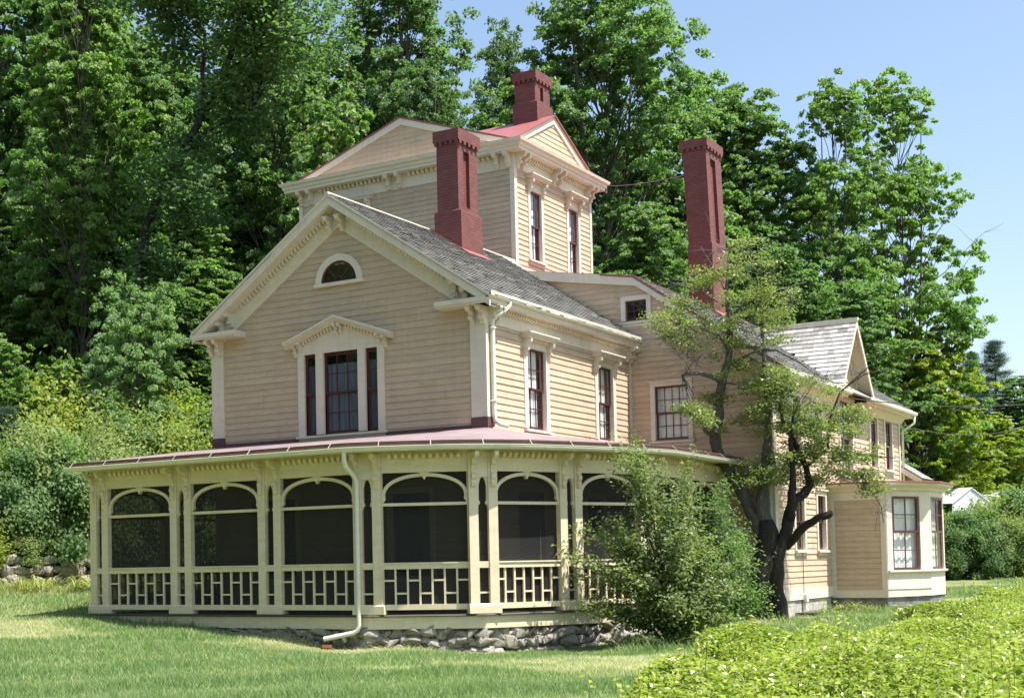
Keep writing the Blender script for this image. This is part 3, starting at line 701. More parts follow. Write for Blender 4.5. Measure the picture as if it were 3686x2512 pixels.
# lean-to wing at the back
slab("lean_to_roof", M_SHINGLE, [(10.0, BE + .05, 4.50), (10.0, BE + 1.6, 4.50), (11.56, BE + 1.6, 3.42), (11.56, BE + .05, 3.42)], .05)
shingles("lean_to_shingles", M_SHINGLE2, (10.0, BE + .05, 4.51), (0, 1, 0), (1.56, 0, -1.08), 1.55, 1.92, seed=21, wmin=.12, wmax=.26)
mb = MB(Fr(0, BE + .06, 1, 0)); mb.poly([(10.0, 4.44), (11.54, 3.375), (11.54, 3.22), (10.0, 4.28)], 0, .05); mb.build("lean_to_rake", M_TRIM, HOUSE)
clapboards("lean_to_wall", Fr(0, BE + .25, 1, 0), [(10, -.2), (11.35, -.2), (11.35, 3.35), (10, 4.28)])
clapboards("wing_end_wall", Fr(BX, BE, -1, 0), [(0, -.1), (7, -.1), (7, 6), (0, 5.5)])
pilaster([(F2S, BE - .12, BE + .02, .25, 5.4, .045)])
mb = MB(F2S); mb.tube([(BX + .44, BE + .25, 5.42), (BX + .44, BE + .25, 5.2), (BX + .1, BE + .1, 4.95), (BX + .1, BE + .08, 3.0)], .04, 8); mb.build("downspout", M_PIPE, HOUSE, smooth=True)
# foundation of the rear block
mb = MB(F2S)
for a, b, z1 in ((D + .0, D + 1.45, -.06), (D + 1.48, D + 3.05, -.075), (D + 3.08, 12.75, -.06)):
    mb.b(a, b, -1.1, z1 - .001, -.3, -.012 if b - a > 1.5 else .0)
mb.fr = F2; mb.b(9.75, BX - .01, -1.1, -.062, -.28, .0); mb.fr = F2S; mb.b(14, BE, -1.1, -.062, -.3, -.02)
mb.build("foundation_blocks", M_CONC, HOUSE)
mb = MB(F2S); mb.b(D + 1.5, D + 3.0, -.42, -.38, -.01, .45); mb.build("cellar_hatch", M_DARKWOOD, HOUSE)
mb = MB(F2S); mb.tube([(BX + .06, D + 2.15, .1), (BX + .06, D + 2.15, -.35)], .03, 8); mb.b(D + 2.07, D + 2.25, -.12, .06, .036, .12); mb.build("meter_box", M_PIPE, HOUSE)
mb = MB(F2S); mb.tube([(BX + .05, D + 2.1, z) for z in (.1, 1.0, 2.4, 3.4)], .009, 5); mb.build("wall_cable", M_BLACK, HOUSE)

# ---------------------------------------------------- bay
BY = 12.85; bp = [(BX, BY), (12.34, BY), (13.12, BY + 1.42), (13.12, BY + 3.2), (12.3, BY + 4.5), (BX, BY + 4.5)]
FB1 = Fr(BX, BY, 1, 0); e1 = Vector(bp[2]) - Vector(bp[1]); FB2 = Fr(*bp[1], e1.x, e1.y); L2 = e1.length; FB3 = Fr(*bp[2], 0, 1); e4 = Vector(bp[4]) - Vector(bp[3]); FB4 = Fr(*bp[3], e4.x, e4.y)
clapboards("bay_wall", FB1, [(.12, .10), (1.30, .10), (1.30, 2.50), (.12, 2.50)])
mb = MB(FB1)
mb.b(0, .12, -.10, 2.72, -.02, .04); mb.b(1.30, 1.44, -.10, 2.72, -.02, .04); mb.b(.12, 1.30, -.10, .10, -.02, .04); mb.b(.12, 1.30, 2.50, 2.72, -.02, .04)
mb.fr = FB2; mb.b(0, .20, .62, 2.72, -.04, .02); mb.b(L2 - .38, L2, .62, 2.72, -.04, .02); mb.b(.20, L2 - .38, 2.58, 2.72, -.04, .02)
mb.b(0, L2, -.08, .55, -.04, .012); mb.b(.0, L2, .12, .135, .012, .03)
mb.fr = FB3; mb.b(0, .14, .62, 2.72, -.04, .02); mb.b(1.64, 1.78, .62, 2.72, -.04, .02); mb.b(.14, 1.64, 2.58, 2.72, -.04, .02); mb.b(0, 1.78, -.08, .55, -.04, .012)
mb.fr = FB4; mb.b(0, e4.length, -.08, 2.72, -.04, .012)
mb.build("bay_panels", M_TRIM, HOUSE)
mb = MB(); mb.sweep([bp[1], bp[2], bp[3], bp[4]], [(-.02, .552), (.07, .552), (.09, .575), (.09, .618), (-.02, .618)]); mb.build("bay_sill", M_TRIM, HOUSE)
mb = MB(); mb.sweep(bp, [(-.02, 2.722), (.06, 2.722), (.10, 2.76), (.10, 2.80), (.28, 2.87), (.30, 2.93), (-.02, 2.93)]); mb.build("bay_cornice", M_TRIM, HOUSE)
mb = MB(); n_ = len(bp); ring = []
for i, p in enumerate(bp):
    c = Vector((11.9, BY + 2.2)); v_ = (Vector(p) - c); v_ = v_ * (1 + .42 / v_.length); ring.append((max(v_.x + c.x, BX), v_.y + c.y))
mb.add([(x, y, 2.935) for x, y in ring] + [(x, y, 2.97) for x, y in ring] + [(BX, BY + 2.2, 3.03)],
       [tuple(range(n_))] + [(i, (i + 1) % n_, n_ + (i + 1) % n_, n_ + i) for i in range(n_)] + [(n_ + i, n_ + (i + 1) % n_, 2 * n_) for i in range(n_)])
mb.build("bay_roof", M_REDROOF, HOUSE)
mb = MB(); mb.sweep([(p[0] - .03, p[1] + .03) for p in bp[:4]], [(-.3, -1.1), (0, -1.1), (0, -.105), (-.3, -.105)]); mb.build("bay_foundation", M_GRANITE, HOUSE)
def baywin(fr, a, b):
    m = MB(fr); k = .07; z0, z1, zm = .625, 2.575, 1.64
    for za, zb, d in ((z0, zm + .03, -.02), (zm - .03, z1, .012)):
        m.b(a, a + k, za, zb, d - .04, d); m.b(b - k, b, za, zb, d - .04, d); m.b(a + k, b - k, za, za + .06, d - .04, d); m.b(a + k, b - k, zb - .06, zb, d - .04, d)
        u = (a + b) / 2; m.b(u - .014, u + .014, za + .06, zb - .06, d - .03, d - .004); z = (za + zb) / 2; m.b(a + k, b - k, z - .012, z + .012, d - .03, d - .005)
    wn = m.build("bay_window", M_SASH, HOUSE)
    g = MB(fr); g.quad(fr.p(a + .02, z0, -.03), fr.p(b - .02, z0, -.03), fr.p(b - .02, z1, -.03), fr.p(a + .02, z1, -.03)); g.build("pane", M_GLASS, wn)
    c = MB(fr); pr = None
    for i in range(41):
        u = a - .1 + (b - a + .2) * i / 40; d = -.14 + .016 * math.sin(i * .9)
        if pr: c.quad(fr.p(pr[0], z0 - .1, pr[1]), fr.p(u, z0 - .1, d), fr.p(u, z1 - .05, d), fr.p(pr[0], z1 - .05, pr[1]))
        pr = (u, d)
    c.build("curtain", M_CURTAIN, wn)
baywin(FB2, .22, L2 - .40); baywin(FB3, .16, 1.62)

# ---------------------------------------------------- tower
tw = [(9.95, 10.67, 9.60, 11.57), (12.53, 13.22, 9.60, 11.57)]
tfw = [(-1.95, -1.25, 9.6, 11.57), (1.2, 1.9, 9.5, 11.45)]
clapboards("tower_wall", TF, [(TX0, 7.2), (TX1, 7.2), (TX1, 12.1), (TX0, 12.1)], [hole(*tfw[0])])
clapboards("tower_wall", TS, [(TY0, 7.6), (TY1, 7.6), (TY1, 12.1), (TY0, 12.1)], [hole(*h) for h in tw])
clapboards("tower_pediment", TF, [(TX0 + .15, 12.75), (TX1 - .1, 12.75), (-.04, 14.0)], d0=-.0)
clapboards("tower_pediment", TS, [(TY0 + .15, 12.75), (TY1 - .1, 12.75), (11.62, 14.0)])
mb = MB(WORLD); mb.box(TX0 + .01, TX0 + .03, TY0 + .05, TY1, 6, 12.7); mb.box(TX0 + .05, TX1 - .03, TY1 - .03, TY1 - .01, 6, 12.7); mb.build("tower_shell", M_WALL, HOUSE)
for h in tw: window(TS, *h, 2, (2, 2), casing=.13, head="hood", part=.8)
window(TF, *tfw[0], 2, (2, 2), casing=.13, head="hood")
mb = MB(TF); mb.b(TX0 - .03, TX0 + .09, 7, 12.02, -.02, .04); mb.b(TX1 - .10, TX1 + .04, 7, 12.02, -.02, .04); mb.fr = TS; mb.b(TY0 + .021, TY0 + .12, 7.6, 12.02, -.02, .04); mb.b(TY1 - .12, TY1 + .02, 7.6, 12.02, -.02, .04)
mb.build("tower_corner_board", M_TRIM, HOUSE)
mb = MB()
tl = [(TX0, TY1), (TX0, TY0), (TX1, TY0), (TX1, TY1), (TX0, TY1)]
mb.sweep(tl, [(-.02, 12.02), (.035, 12.02), (.035, 12.43), (-.02, 12.43)])
mb.sweep(tl, [(-.02, 12.432), (.36, 12.432), (.36, 12.50), (.40, 12.53), (.41, 12.60), (.47, 12.64), (.49, 12.72), (-.02, 12.80)])
dentils(mb, TF, TX0 + .75, -.55, 12.43, .035, .15, .075, .12, .11); dentils(mb, TF, .2, TX1 - .65, 12.43, .035, .15, .075, .12, .11)
dentils(mb, TS, TY0 + .6, 11.3, 12.43, .035, .14, .07, .12, .11); dentils(mb, TS, 12.0, TY1 - .55, 12.43, .035, .14, .07, .12, .11)
tc = mb.build("tower_cornice", M_TRIM, HOUSE)
for u in (-3.58, -3.22, -.43, -.05, 3.14, 3.48): bracket(TF, u, 12.43, tc, 1.0, 1.0, .11, d0=.035)
for u in (TY0 + .12, TY0 + .42, 11.45, 11.8, TY1 - .4, TY1 - .1): bracket(TS, u, 12.43, tc, 1.0, 1.0, .11, d0=.035)
# cross-gabled red roof
RA = 14.14; yc = 11.62; xc = -.04
x0, x1, y0, y1 = TX0 - .14, TX1 + .06, TY0 - .08, TY1 + .16
troof = slab("tower_roof", M_REDROOF, [(xc, y0, RA), (xc, y1, RA), (x1, y1, 12.82), (x1, y0, 12.82)], .04)
slab("roof_slope", M_REDROOF, [(xc, y0, RA), (xc, y1, RA), (x0, y1, 12.82), (x0, y0, 12.82)], .04, troof)
slab("roof_slope", M_REDROOF, [(x0 + .05, yc, RA), (x1 + .05, yc, RA), (x1 + .05, y0 + .02, 12.84), (x0 + .05, y0 + .02, 12.84)], .04, troof)
slab("roof_slope", M_REDROOF, [(x0 + .05, yc, RA), (x1 + .05, yc, RA), (x1 + .05, y1 + .02, 12.84), (x0 + .05, y1 + .02, 12.84)], .04, troof)
mb = MB(TF)
for e, s_ in ((TX0 - .12, 1), (TX1 + .04, -1)):
    mb.poly([(xc, RA - .045), (e, 12.775), (e + s_ * .5, 12.775), (xc, RA - .235)], .0, .055)
mb.fr = TS
for e, s_ in ((TY0 - .06, 1), (TY1 + .14, -1)):
    mb.poly([(yc, RA - .045), (e, 12.795), (e + s_ * .38, 12.795), (yc, RA - .26)], .0, .055)
mb.build("tower_rake", M_TRIM, troof)
mb = MB(WORLD); pts = [at(1366, 421, 47.0), at(1400, 422.5, 47.3), at(1440, 419, 47.6), at(1480, 413, 48), at(1528, 404, 48.4), at(1562, 397, 48.7)]
mb.tube(pts, .014, 5); mb.build("stay_wire", M_DARKWOOD, HOUSE)

# ---------------------------------------------------- chimneys
def chimney(x0, x1, y0, y1, zb, zs, zt, zc, parent, panel=None, taper=0.0, sh=.08, lean=0.0):
    """base to zb, shoulder at zs, cap from zc to zt"""
    mb = MB(WORLD)
    mb.box(x0 - sh, x1 + sh, y0 - sh * .3, y1 + sh, zb, zs); mb.hexa([(x0 - sh, y0 - sh * .3, zs), (x1 + sh, y0 - sh * .3, zs), (x1 + sh, y1 + sh, zs), (x0 - sh, y1 + sh, zs), (x0, y0, zs + .05), (x1, y0, zs + .05), (x1, y1, zs + .05), (x0, y1, zs + .05)])
    t = taper; X0, X1, Y0, Y1 = x0 - t * 1.0 - lean, x1 - t * .3 - lean, y0 - .0, y1 - t * .1
    pd = .10 if panel else 0
    def shaft(za, zb_, a, b):
        f = lambda z: (z - zs) / (zc - zs)
        L = lambda z, p, q: p + (q - p) * f(z)
        mb.hexa([(L(za, x0, X0), L(za, y0, Y0), za), (L(za, x1, X1), L(za, y0, Y0), za), (L(za, x1, X1), L(za, y1, Y1), za), (L(za, x0, X0), L(za, y1, Y1), za),
                 (L(zb_, x0, X0), L(zb_, y0, Y0), zb_), (L(zb_, x1, X1), L(zb_, y0, Y0), zb_), (L(zb_, x1, X1), L(zb_, y1, Y1), zb_), (L(zb_, x0, X0), L(zb_, y1, Y1), zb_)])
    if not panel: shaft(zs + .05, zc, 0, 0)
    else:
        pa, pb, pz0, pz1 = panel
        f = lambda z: (z - zs) / (zc - zs); L = lambda z, p, q: p + (q - p) * f(z)
        def cell(za, zb_, ya, yb, d):
            mb.hexa([(L(za, x0, X0), ya, za), (L(za, x1, X1) - d, ya, za), (L(za, x1, X1) - d, yb, za), (L(za, x0, X0), yb, za), (L(zb_, x0, X0), ya, zb_), (L(zb_, x1, X1) - d, ya, zb_), (L(zb_, x1, X1) - d, yb, zb_), (L(zb_, x0, X0), yb, zb_)])
        cell(zs + .05, pz0, y0, y1, 0); cell(pz1, zc, y0, y1, 0); cell(pz0, pz1, y0, pa, 0); cell(pz0, pz1, pb, y1, 0); cell(pz0, pz1, pa, pb, .09)
    # corbels and cap
    o = .065
    n = 5; hw = (Y1 - Y0 + 2 * o) / (2 * n)
    for i in range(n):
        ya = Y0 - o + hw * (2 * i + .5) ; mb.box(X1 - .01, X1 + o, ya, ya + hw, zc, zc + .075)
    hx = (X1 - X0 + 2 * o) / (2 * n)
    for i in range(n):
        xa = X0 - o + hx * (2 * i + .5); mb.box(xa, xa + hx, Y0 - o, Y0 + .01, zc, zc + .075)
    mb.box(X0, X1, Y0, Y1, zc + .001, zc + .076)
    mb.box(X0 - o, X1 + o, Y0 - o, Y1 + o, zc + .077, zt)
    return mb.build("chimney", M_BRICK, parent)
chimney(3.88, 4.48, 4.17, 5.18, 8.2, 9.73, 11.78, 11.42, mroof, panel=(4.45, 4.76, 9.86, 11.28))
mb = MB(WORLD); mb.add([(3.72, 4.1, 9.33), (4.62, 4.1, 8.70), (4.62, 5.32, 8.70), (3.72, 5.32, 9.33)] , [(0, 1, 2, 3)])
mb = MB(); q = lambda x_, y_, dz: (x_, y_, AZ + .032 - slope * (x_ - W / 2) + dz)
mb.hexa([q(3.75, 4.08, 0), q(4.78, 4.08, 0), q(4.78, 5.33, 0), q(3.75, 5.33, 0), q(3.75, 4.08, .015), q(4.78, 4.08, .015), q(4.78, 5.33, .015), q(3.75, 5.33, .015)]); mb.build("chimney_flashing", M_REDROOF, mroof)
c2 = at(1574 + 64, 690, 40.2)
chimney(7.28, 7.93, 12.6, 13.85, 7.4, 9.93, 12.93, 12.62, RR, panel=(12.92, 13.36, 9.99, 12.42), taper=.05, sh=.03, lean=.07)
mb = MB(); q = lambda x_, y_, dz: (x_, y_, 8.30 - .72 * (x_ - 7.54) + dz)
mb.hexa([q(7.56, 12.4, 0), q(8.25, 12.4, 0), q(8.25, 14.0, 0), q(7.56, 14.0, 0), q(7.56, 12.4, .02), q(8.25, 12.4, .02), q(8.25, 14.0, .02), q(7.56, 14.0, .02)]); mb.build("chimney_flashing", M_REDROOF, RR)
chimney(2.58, 3.24, 11.25, 12.25, 13.5, 14.54, 15.48, 15.15, troof, panel=(11.6, 11.8, 14.65, 15.05), sh=.07)
# ================================================================== PORCH (part of the house)
PV = [(-1.478, 2.48), (-1.478, .04), (-1.478, -2.40), (.961, -2.401), (3.40, -2.401), (5.838, -2.401), (7.885, -1.346), (8.854, .647), (9.702, 2.695), (9.702, 5.13), (9.702, 7.57)]
PV = [Vector(p) for p in PV]
ZB, ZR, ZBAR, ZBM0, ZBM1 = .09, 1.04, 2.21, 2.85, 3.22
def dirat(i):
    a = (PV[i] - PV[i - 1]).normalized() if i > 0 else None; b = (PV[i + 1] - PV[i]).normalized() if i < len(PV) - 1 else None
    return a, b
posts = []
def post_bracket(fr, u, post):
    mb = MB(fr); w_ = .085
    mb.prof([(.075, ZBM1), (.075 + .30, ZBM1), (.075 + .30, ZBM1 - .08), (.29, ZBM1 - .13), (.21, ZBM1 - .13), (.18, ZBM1 - .17), (.20, ZBM1 - .22), (.17, ZBM1 - .25), (.13, ZBM1 - .27), (.12, ZBM1 - .32), (.10, ZBM1 - .33), (.10, ZBM1 - .40),
             (.125, ZBM1 - .42), (.155, ZBM1 - .45), (.155, ZBM1 - .52), (.12, ZBM1 - .55), (.12, ZBM1 - .60), (.135, ZBM1 - .62), (.115, ZBM1 - .68), (.085, ZBM1 - .70), (.075, ZBM1 - .70)], u - w_ / 2, u + w_ / 2)
    mb.build("bracket", M_PORCH, post)
for i, p in enumerate(PV):
    a, b = dirat(i)
    corner = i == 2
    if a is None: a = b
    if b is None: b = a
    if corner: frames = [(Fr(p.x, p.y, b.x, b.y), ((-.0 - .09 - .01, 0), (.20, 0)))]
    else:
        m = (a + b).normalized(); frames = [(Fr(p.x, p.y, m.x, m.y), ((-.205, 0), (.205, 0)))]
    for fr, us in frames:
        if corner:
            us = ((-.18, 0), (.18, 0))
        for u, _ in us:
            mb = MB(fr)
            mb.b(u - .095, u + .095, .20, ZBM1, -.075, .075)
            po = mb.build("porch_post", M_PORCH, HOUSE); post_bracket(fr, u, po)
        mb = MB(fr); mb.b(-.335, .335, .005, .17, -.105, .105); mb.prof([(-.105, .171), (.105, .171), (.08, .20), (-.08, .20)], -.33, .33)
        mb.build("post_base", M_PORCH, HOUSE)
        # pierced infill between the two posts
        mb = MB(fr); s = .11 if not corner else .085
        mb.b(-s, s, 2.72, ZBM1 - .001, -.05, .055)
        for sg in (-1, 1):
            e = sg * s
            mb.poly([(e, 2.12), (e - sg * .018, 2.12), (e - sg * .018, 2.17), (e - sg * .055, 2.19), (e - sg * .05, 2.23), (e - sg * .03, 2.26), (e - sg * .03, 2.55), (e - sg * .05, 2.65), (e - sg * .085, 2.719), (e, 2.719)], -.03, .03)
        mb.build("post_infill", M_PORCH, HOUSE)
        mb = MB(fr); mb.b(-s, s, ZR - .13, ZR, -.05, .055); mb.build("infill_rail", M_PORCH, HOUSE)
        mb = MB(fr); mb.b(-s, s, .40, .435, -.02, .02); mb.build("infill_bar", M_PORCH, HOUSE)
        mb = MB(fr); mb.quad(fr.p(-s, .21, -.04), fr.p(s, .21, -.04), fr.p(s, 2.719, -.04), fr.p(-s, 2.719, -.04)); mb.build("porch_screen", M_SCREEN, HOUSE)
for i in range(len(PV) - 1):
    p, q = PV[i], PV[i + 1]; L = (q - p).length; fr = Fr(p.x, p.y, q.x - p.x, q.y - p.y)
    c0 = .285 if i != 2 else .275; c1 = .285 if i != 1 else .275; a, b = c0, L - c1; mid = (a + b) / 2; hw = (b - a) / 2
    # railing with the stepped fret of balusters
    mb = MB(fr)
    mb.b(a, b, ZR - .13, ZR - .03, -.045, .05); mb.b(a, b, ZR - .029, ZR, -.06, .07)
    mb.b(a, b, ZB, .20, -.045, .05)
    nb = 6; w_ = (b - a) / (nb + 1)
    for k in range(1, nb + 1): mb.b(a + w_ * k - .02, a + w_ * k + .02, .20, ZR - .13, -.02, .022)
    for k in range(nb + 1):
        z = .68 if k % 2 == 0 else .42; l = a + w_ * k + (.02 if k else 0); r_ = a + w_ * (k + 1) - (.02 if k < nb else 0)
        mb.b(l, r_, z - .018, z + .018, -.018, .02)
    mb.build("porch_railing", M_PORCH, HOUSE)
    mb = MB(fr); mb.b(a, b, ZBAR - .03, ZBAR + .03, -.04, .045); mb.build("porch_crossbar", M_PORCH, HOUSE)
    # arch
    mb = MB(fr); N = 24; zs_, th = 2.37, .07; hgt = ZBM0 - .015 - zs_
    O = [(mid - hw * math.cos(math.pi * k / N), zs_ + hgt * math.sin(math.pi * k / N) ** .85) for k in range(N + 1)]
    I = [(mid - (hw - th) * math.cos(math.pi * k / N), zs_ + (hgt - th) * math.sin(math.pi * k / N) ** .85) for k in range(N + 1)]
    for k in range(N): mb.poly([O[k], O[k + 1], I[k + 1], I[k]], -.03, .035)
    for e, s in ((a, 1), (b, -1)):
        mb.poly([(e, 2.37), (e + s * th, 2.37), (e + s * (th + .012), 2.33), (e + s * (th + .005), 2.295), (e + s * .05, 2.28), (e + s * .03, 2.241), (e, 2.241)], -.03, .035)
    mb.poly([(mid - .10, ZBM0 - .002), (mid - .075, ZBM0 - .05), (mid - .04, ZBM0 - .09), (mid, ZBM0 - .155), (mid + .04, ZBM0 - .09), (mid + .075, ZBM0 - .05), (mid + .10, ZBM0 - .002)], -.045, .05)
    mb.build("porch_arch", M_PORCH, HOUSE)
    mb = MB(fr); mb.quad(fr.p(a, .21, -.03), fr.p(b, .21, -.03), fr.p(b, ZR - .14, -.03), fr.p(a, ZR - .14, -.03)); mb.quad(fr.p(a, ZR, -.052), fr.p(b, ZR, -.052), fr.p(b, ZBM0, -.052), fr.p(a, ZBM0, -.052)); mb.build("porch_screen", M_SCREEN, HOUSE)
    mb = MB(fr); mb.b(a - .01, b + .01, ZBM0, ZBM1, -.06, .062); dentils(mb, fr, a + .1, b - .1, ZBM1 + .0, .062, .145, .07, .12, .10); mb.build("porch_beam", M_PORCH, HOUSE)
# plates, floor, skirt following the plan of the porch
ppath = [tuple(v) for v in PV]
mb = MB(); mb.sweep(ppath, [(-.08, ZBM1), (.08, ZBM1), (.08, 3.30), (-.08, 3.30)]); mb.build("porch_plate", M_PORCH, HOUSE)
mb = MB(); mb.sweep(ppath, [(-.2, -.045), (.145, -.045), (.165, -.03), (.145, -.004), (-.2, -.004)]); mb.build("porch_floor_edge", M_DARKWOOD, HOUSE)
mb = MB(); mb.sweep(ppath, [(.02, -.29), (.10, -.29), (.10, -.047), (.02, -.047)]); mb.build("porch_skirt_board", M_PORCH, HOUSE)
def loopquads(mb, outer, z_o, inner_fn):
    pr = None
    for x, y in outer:
        c = inner_fn(x, y)
        if pr: mb.add([(pr[0], pr[1], z_o), (x, y, z_o), c, pr[2]], [(0, 1, 2, 3)])
        pr = (x, y, c)
clampin = lambda z: (lambda x, y: (min(max(x, 0), W), min(max(y, 0), D), z) if not (x < 0 and y > 0) else (0, min(y, D), z))
mb = MB(); loopquads(mb, [(v.x, v.y) for v in PV], -.012, clampin(-.012)); mb.build("porch_floor", M_FLOOR, HOUSE)
def chaikin(P, n):
    for _ in range(n):
        Q = [P[0]]
        for a, b in zip(P, P[1:]): Q += [a * .75 + b * .25, a * .25 + b * .75]
        P = Q + [P[-1]]
    return P
def offs(P, d):
    out = []
    for i in range(len(P)):
        t1 = (P[i] - P[i - 1]).normalized() if i else (P[1] - P[0]).normalized(); t2 = (P[i + 1] - P[i]).normalized() if i < len(P) - 1 else t1
        n1 = Vector((t1.y, -t1.x)); n2 = Vector((t2.y, -t2.x)); m = (n1 + n2).normalized(); out.append(P[i] + m * d / max(.4, m.dot(n1)))
    return out
CURVE = PV[:3] + [PV[3], PV[4], PV[5] + Vector((-.9, 0))] + chaikin([PV[5] + Vector((-.6, 0)), PV[5], PV[6], PV[7], PV[8], PV[8] + Vector((0, .5))], 3) + [PV[9], Vector((9.702, 7.85))]
OE = offs(CURVE, .52)
ZE = 3.43
mb = MB(); loopquads(mb, [(v.x, v.y) for v in OE], ZE - .02, clampin(ZE - .02)); loopquads(mb, [(v.x, v.y) for v in OE], ZE + .01, clampin(3.86)); mb.build("porch_roof", M_PROOF, HOUSE)
op = [(v.x, v.y) for v in OE]
mb = MB(); mb.sweep(op, [(-.03, ZE - .008), (.035, ZE - .008), (.035, ZE + .022), (-.03, ZE + .026)]); mb.build("roof_edge", M_FLASH, HOUSE)
mb = MB(); mb.sweep(op, [(-.05, 3.285), (-.005, 3.285), (-.005, ZE - .012), (-.05, ZE - .012)]); mb.build("porch_fascia", M_FASCIA, HOUSE)
mb = MB(); mb.sweep(op, [(-.48, 3.30), (-.051, 3.285), (-.051, 3.315), (-.48, 3.33)]); mb.build("porch_soffit", M_PORCH, HOUSE)
arc = [(.075 + .075 * math.cos(a), 3.335 + .085 * math.sin(a)) for a in [R(180 + 180 * k / 8) for k in range(9)]]
arc2 = [(.075 + .065 * math.cos(a), 3.335 + .073 * math.sin(a)) for a in [R(360 - 180 * k / 8) for k in range(9)]]
mb = MB(); mb.sweep(op[2:], [(.0, 3.335)] + arc[1:] + [(.158, 3.345), (.152, 3.35)] + arc2[0:]); mb.build("porch_gutter", M_GUTTER, HOUSE, smooth=False)
# gutter hangers
ln = [0]
for a, b in zip(OE, OE[1:]): ln.append(ln[-1] + (b - a).length)
s = 5.6
while s < ln[-1] - .3:
    k = max(i for i in range(len(ln) - 1) if ln[i] <= s); t = (s - ln[k]) / max(1e-6, ln[k + 1] - ln[k]); p = OE[k].lerp(OE[k + 1], t); d_ = (OE[k + 1] - OE[k]).normalized()
    fr = Fr(p.x, p.y, d_.x, d_.y); mb = MB(fr); mb.prof([(-.03, ZE + .024), (.042, ZE + .024), (.15, 3.352), (.152, 3.356), (.045, ZE + .030), (-.03, ZE + .030)], -.007, .007)
    mb.build("gutter_hanger", M_CONC, HOUSE); s += 1.02
# downspout in front of the third pair of posts
dp = [(5.66, -2.98, 3.27), (5.66, -2.975, 3.08), (5.665, -2.93, 2.98), (5.68, -2.66, 2.80), (5.685, -2.59, 2.72), (5.685, -2.575, 2.6), (5.685, -2.575, -.20), (5.66, -2.585, -.30), (5.57, -2.62, -.36), (5.02, -2.86, -.475)]
mb = MB(); mb.tube(dp, .05, 10, cap=False); mb.build("downspout", M_PIPE, HOUSE, smooth=True)
mb = MB(); mb.tube([(5.30, -2.5, -.55), (5.25, -2.55, -.42), (5.17, -2.62, -.40), (5.1, -2.7, -.46)], .045, 8); mb.build("drain_pipe", M_PIPE, HOUSE, smooth=True)
# fieldstone foundation
def rocks(path, z_of, courses, size, seed, inset=.0):
    rnd = random.Random(seed); V = []; F = []
    import bmesh
    lib = []
    for q in range(14):
        bm0 = bmesh.new()
        for _ in range(15):
            d = Vector((rnd.gauss(0, 1), rnd.gauss(0, 1), rnd.gauss(0, 1))).normalized(); d = Vector([math.copysign(abs(c_) ** .6, c_) for c_ in d]); bm0.verts.new(d * rnd.uniform(.8, 1.0))
        r_ = bmesh.ops.convex_hull(bm0, input=bm0.verts); bmesh.ops.delete(bm0, geom=[e_ for e_ in r_["geom_interior"] if isinstance(e_, bmesh.types.BMVert)], context='VERTS')
        bmesh.ops.bevel(bm0, geom=bm0.edges[:], offset=.10, segments=2, affect='EDGES', profile=.6, clamp_overlap=True); bmesh.ops.triangulate(bm0, faces=bm0.faces[:])
        bm0.verts.index_update(); lib.append((np.array([v.co[:] for v in bm0.verts]), np.array([[v.index for v in f.verts] for f in bm0.faces]))); bm0.free()
    nv = 0
    for a, b in zip(path, path[1:]):
        a, b = Vector(a), Vector(b); L = (b - a).length; t = (b - a) / L
        for c in range(courses):
            x = rnd.uniform(0, .1)
            while x < L:
                s = size * rnd.uniform(.6, 1.35); p = a + t * x; zt, zb = z_of(p.x, p.y); z = zb + (zt - zb) * (c + .5) / courses + rnd.uniform(-.04, .04)
                sc = np.array([s * rnd.uniform(.8, 1.25), s * .8, min(s * rnd.uniform(.55, .85), (zt - zb) / courses * .8 + .02)])
                base, bf = rnd.choice(lib); v = base * sc
                an = math.atan2(t.y, t.x) + rnd.uniform(-.25, .25); ca, sa = math.cos(an), math.sin(an); tl_ = rnd.uniform(-.3, .3)
                v[:, 2] += v[:, 0] * tl_
                v = np.stack([v[:, 0] * ca - v[:, 1] * sa, v[:, 0] * sa + v[:, 1] * ca, v[:, 2]], 1) + np.array([p.x, p.y, z])
                F.append(bf + nv); nv += len(v); V.append(v); x += s * 1.02
    return np.concatenate(V), np.concatenate(F)
fpath = [tuple(v) for v in offs(PV[1:], -.03)]
V, F = rocks(fpath, lambda x, y: (-.31, g1(x, y) - .12), 3, .19, 5)
link("stone_foundation", npmesh("stone_foundation", V, F, M_STONE), HOUSE)
mb = MB(); mb.sweep([tuple(v) for v in offs(PV, -.12)], [(-.2, -1.6), (.06, -1.6), (.06, -.30), (-.2, -.30)]); mb.build("foundation_core", M_STONE, HOUSE)
# bench inside the left bay, dim behind the screen
def porch_chair(x, y, a):
    t = thing("porch_chair", "dark wooden slat chair behind the screen of the porch's leftmost bay", "chair", (x, y, 0)); L = Fr(0, 0, 1, 0)
    m = MB(L); m.b(-.26, .26, .41, .45, -.25, .26); m.build("seat", M_DARKWOOD, t)
    m = MB(L)
    for k in range(6): m.poly([(-.24 + k * .088, .48), (-.20 + k * .088, .48), (-.20 + k * .088, 1.02), (-.24 + k * .088, 1.02)], -.27, -.25)
    m.b(-.27, .27, 1.021, 1.09, -.275, -.245); m.b(-.27, .27, .452, .479, -.275, -.245); m.build("backrest", M_DARKWOOD, t)
    for u in (-.25, .25):
        for d in (-.23, .23):
            m = MB(L); m.b(u - .02, u + .02, .0, .409, d - .02, d + .02); m.build("leg", M_DARKWOOD, t)
        m = MB(L); m.b(u - .03, u + .03, .64, .67, -.24, .26); m.b(u - .018, u + .018, .451, .639, .20, .24); m.build("armrest", M_DARKWOOD, t)
    t.rotation_euler = (0, 0, a)
porch_chair(.35, -.85, .5)
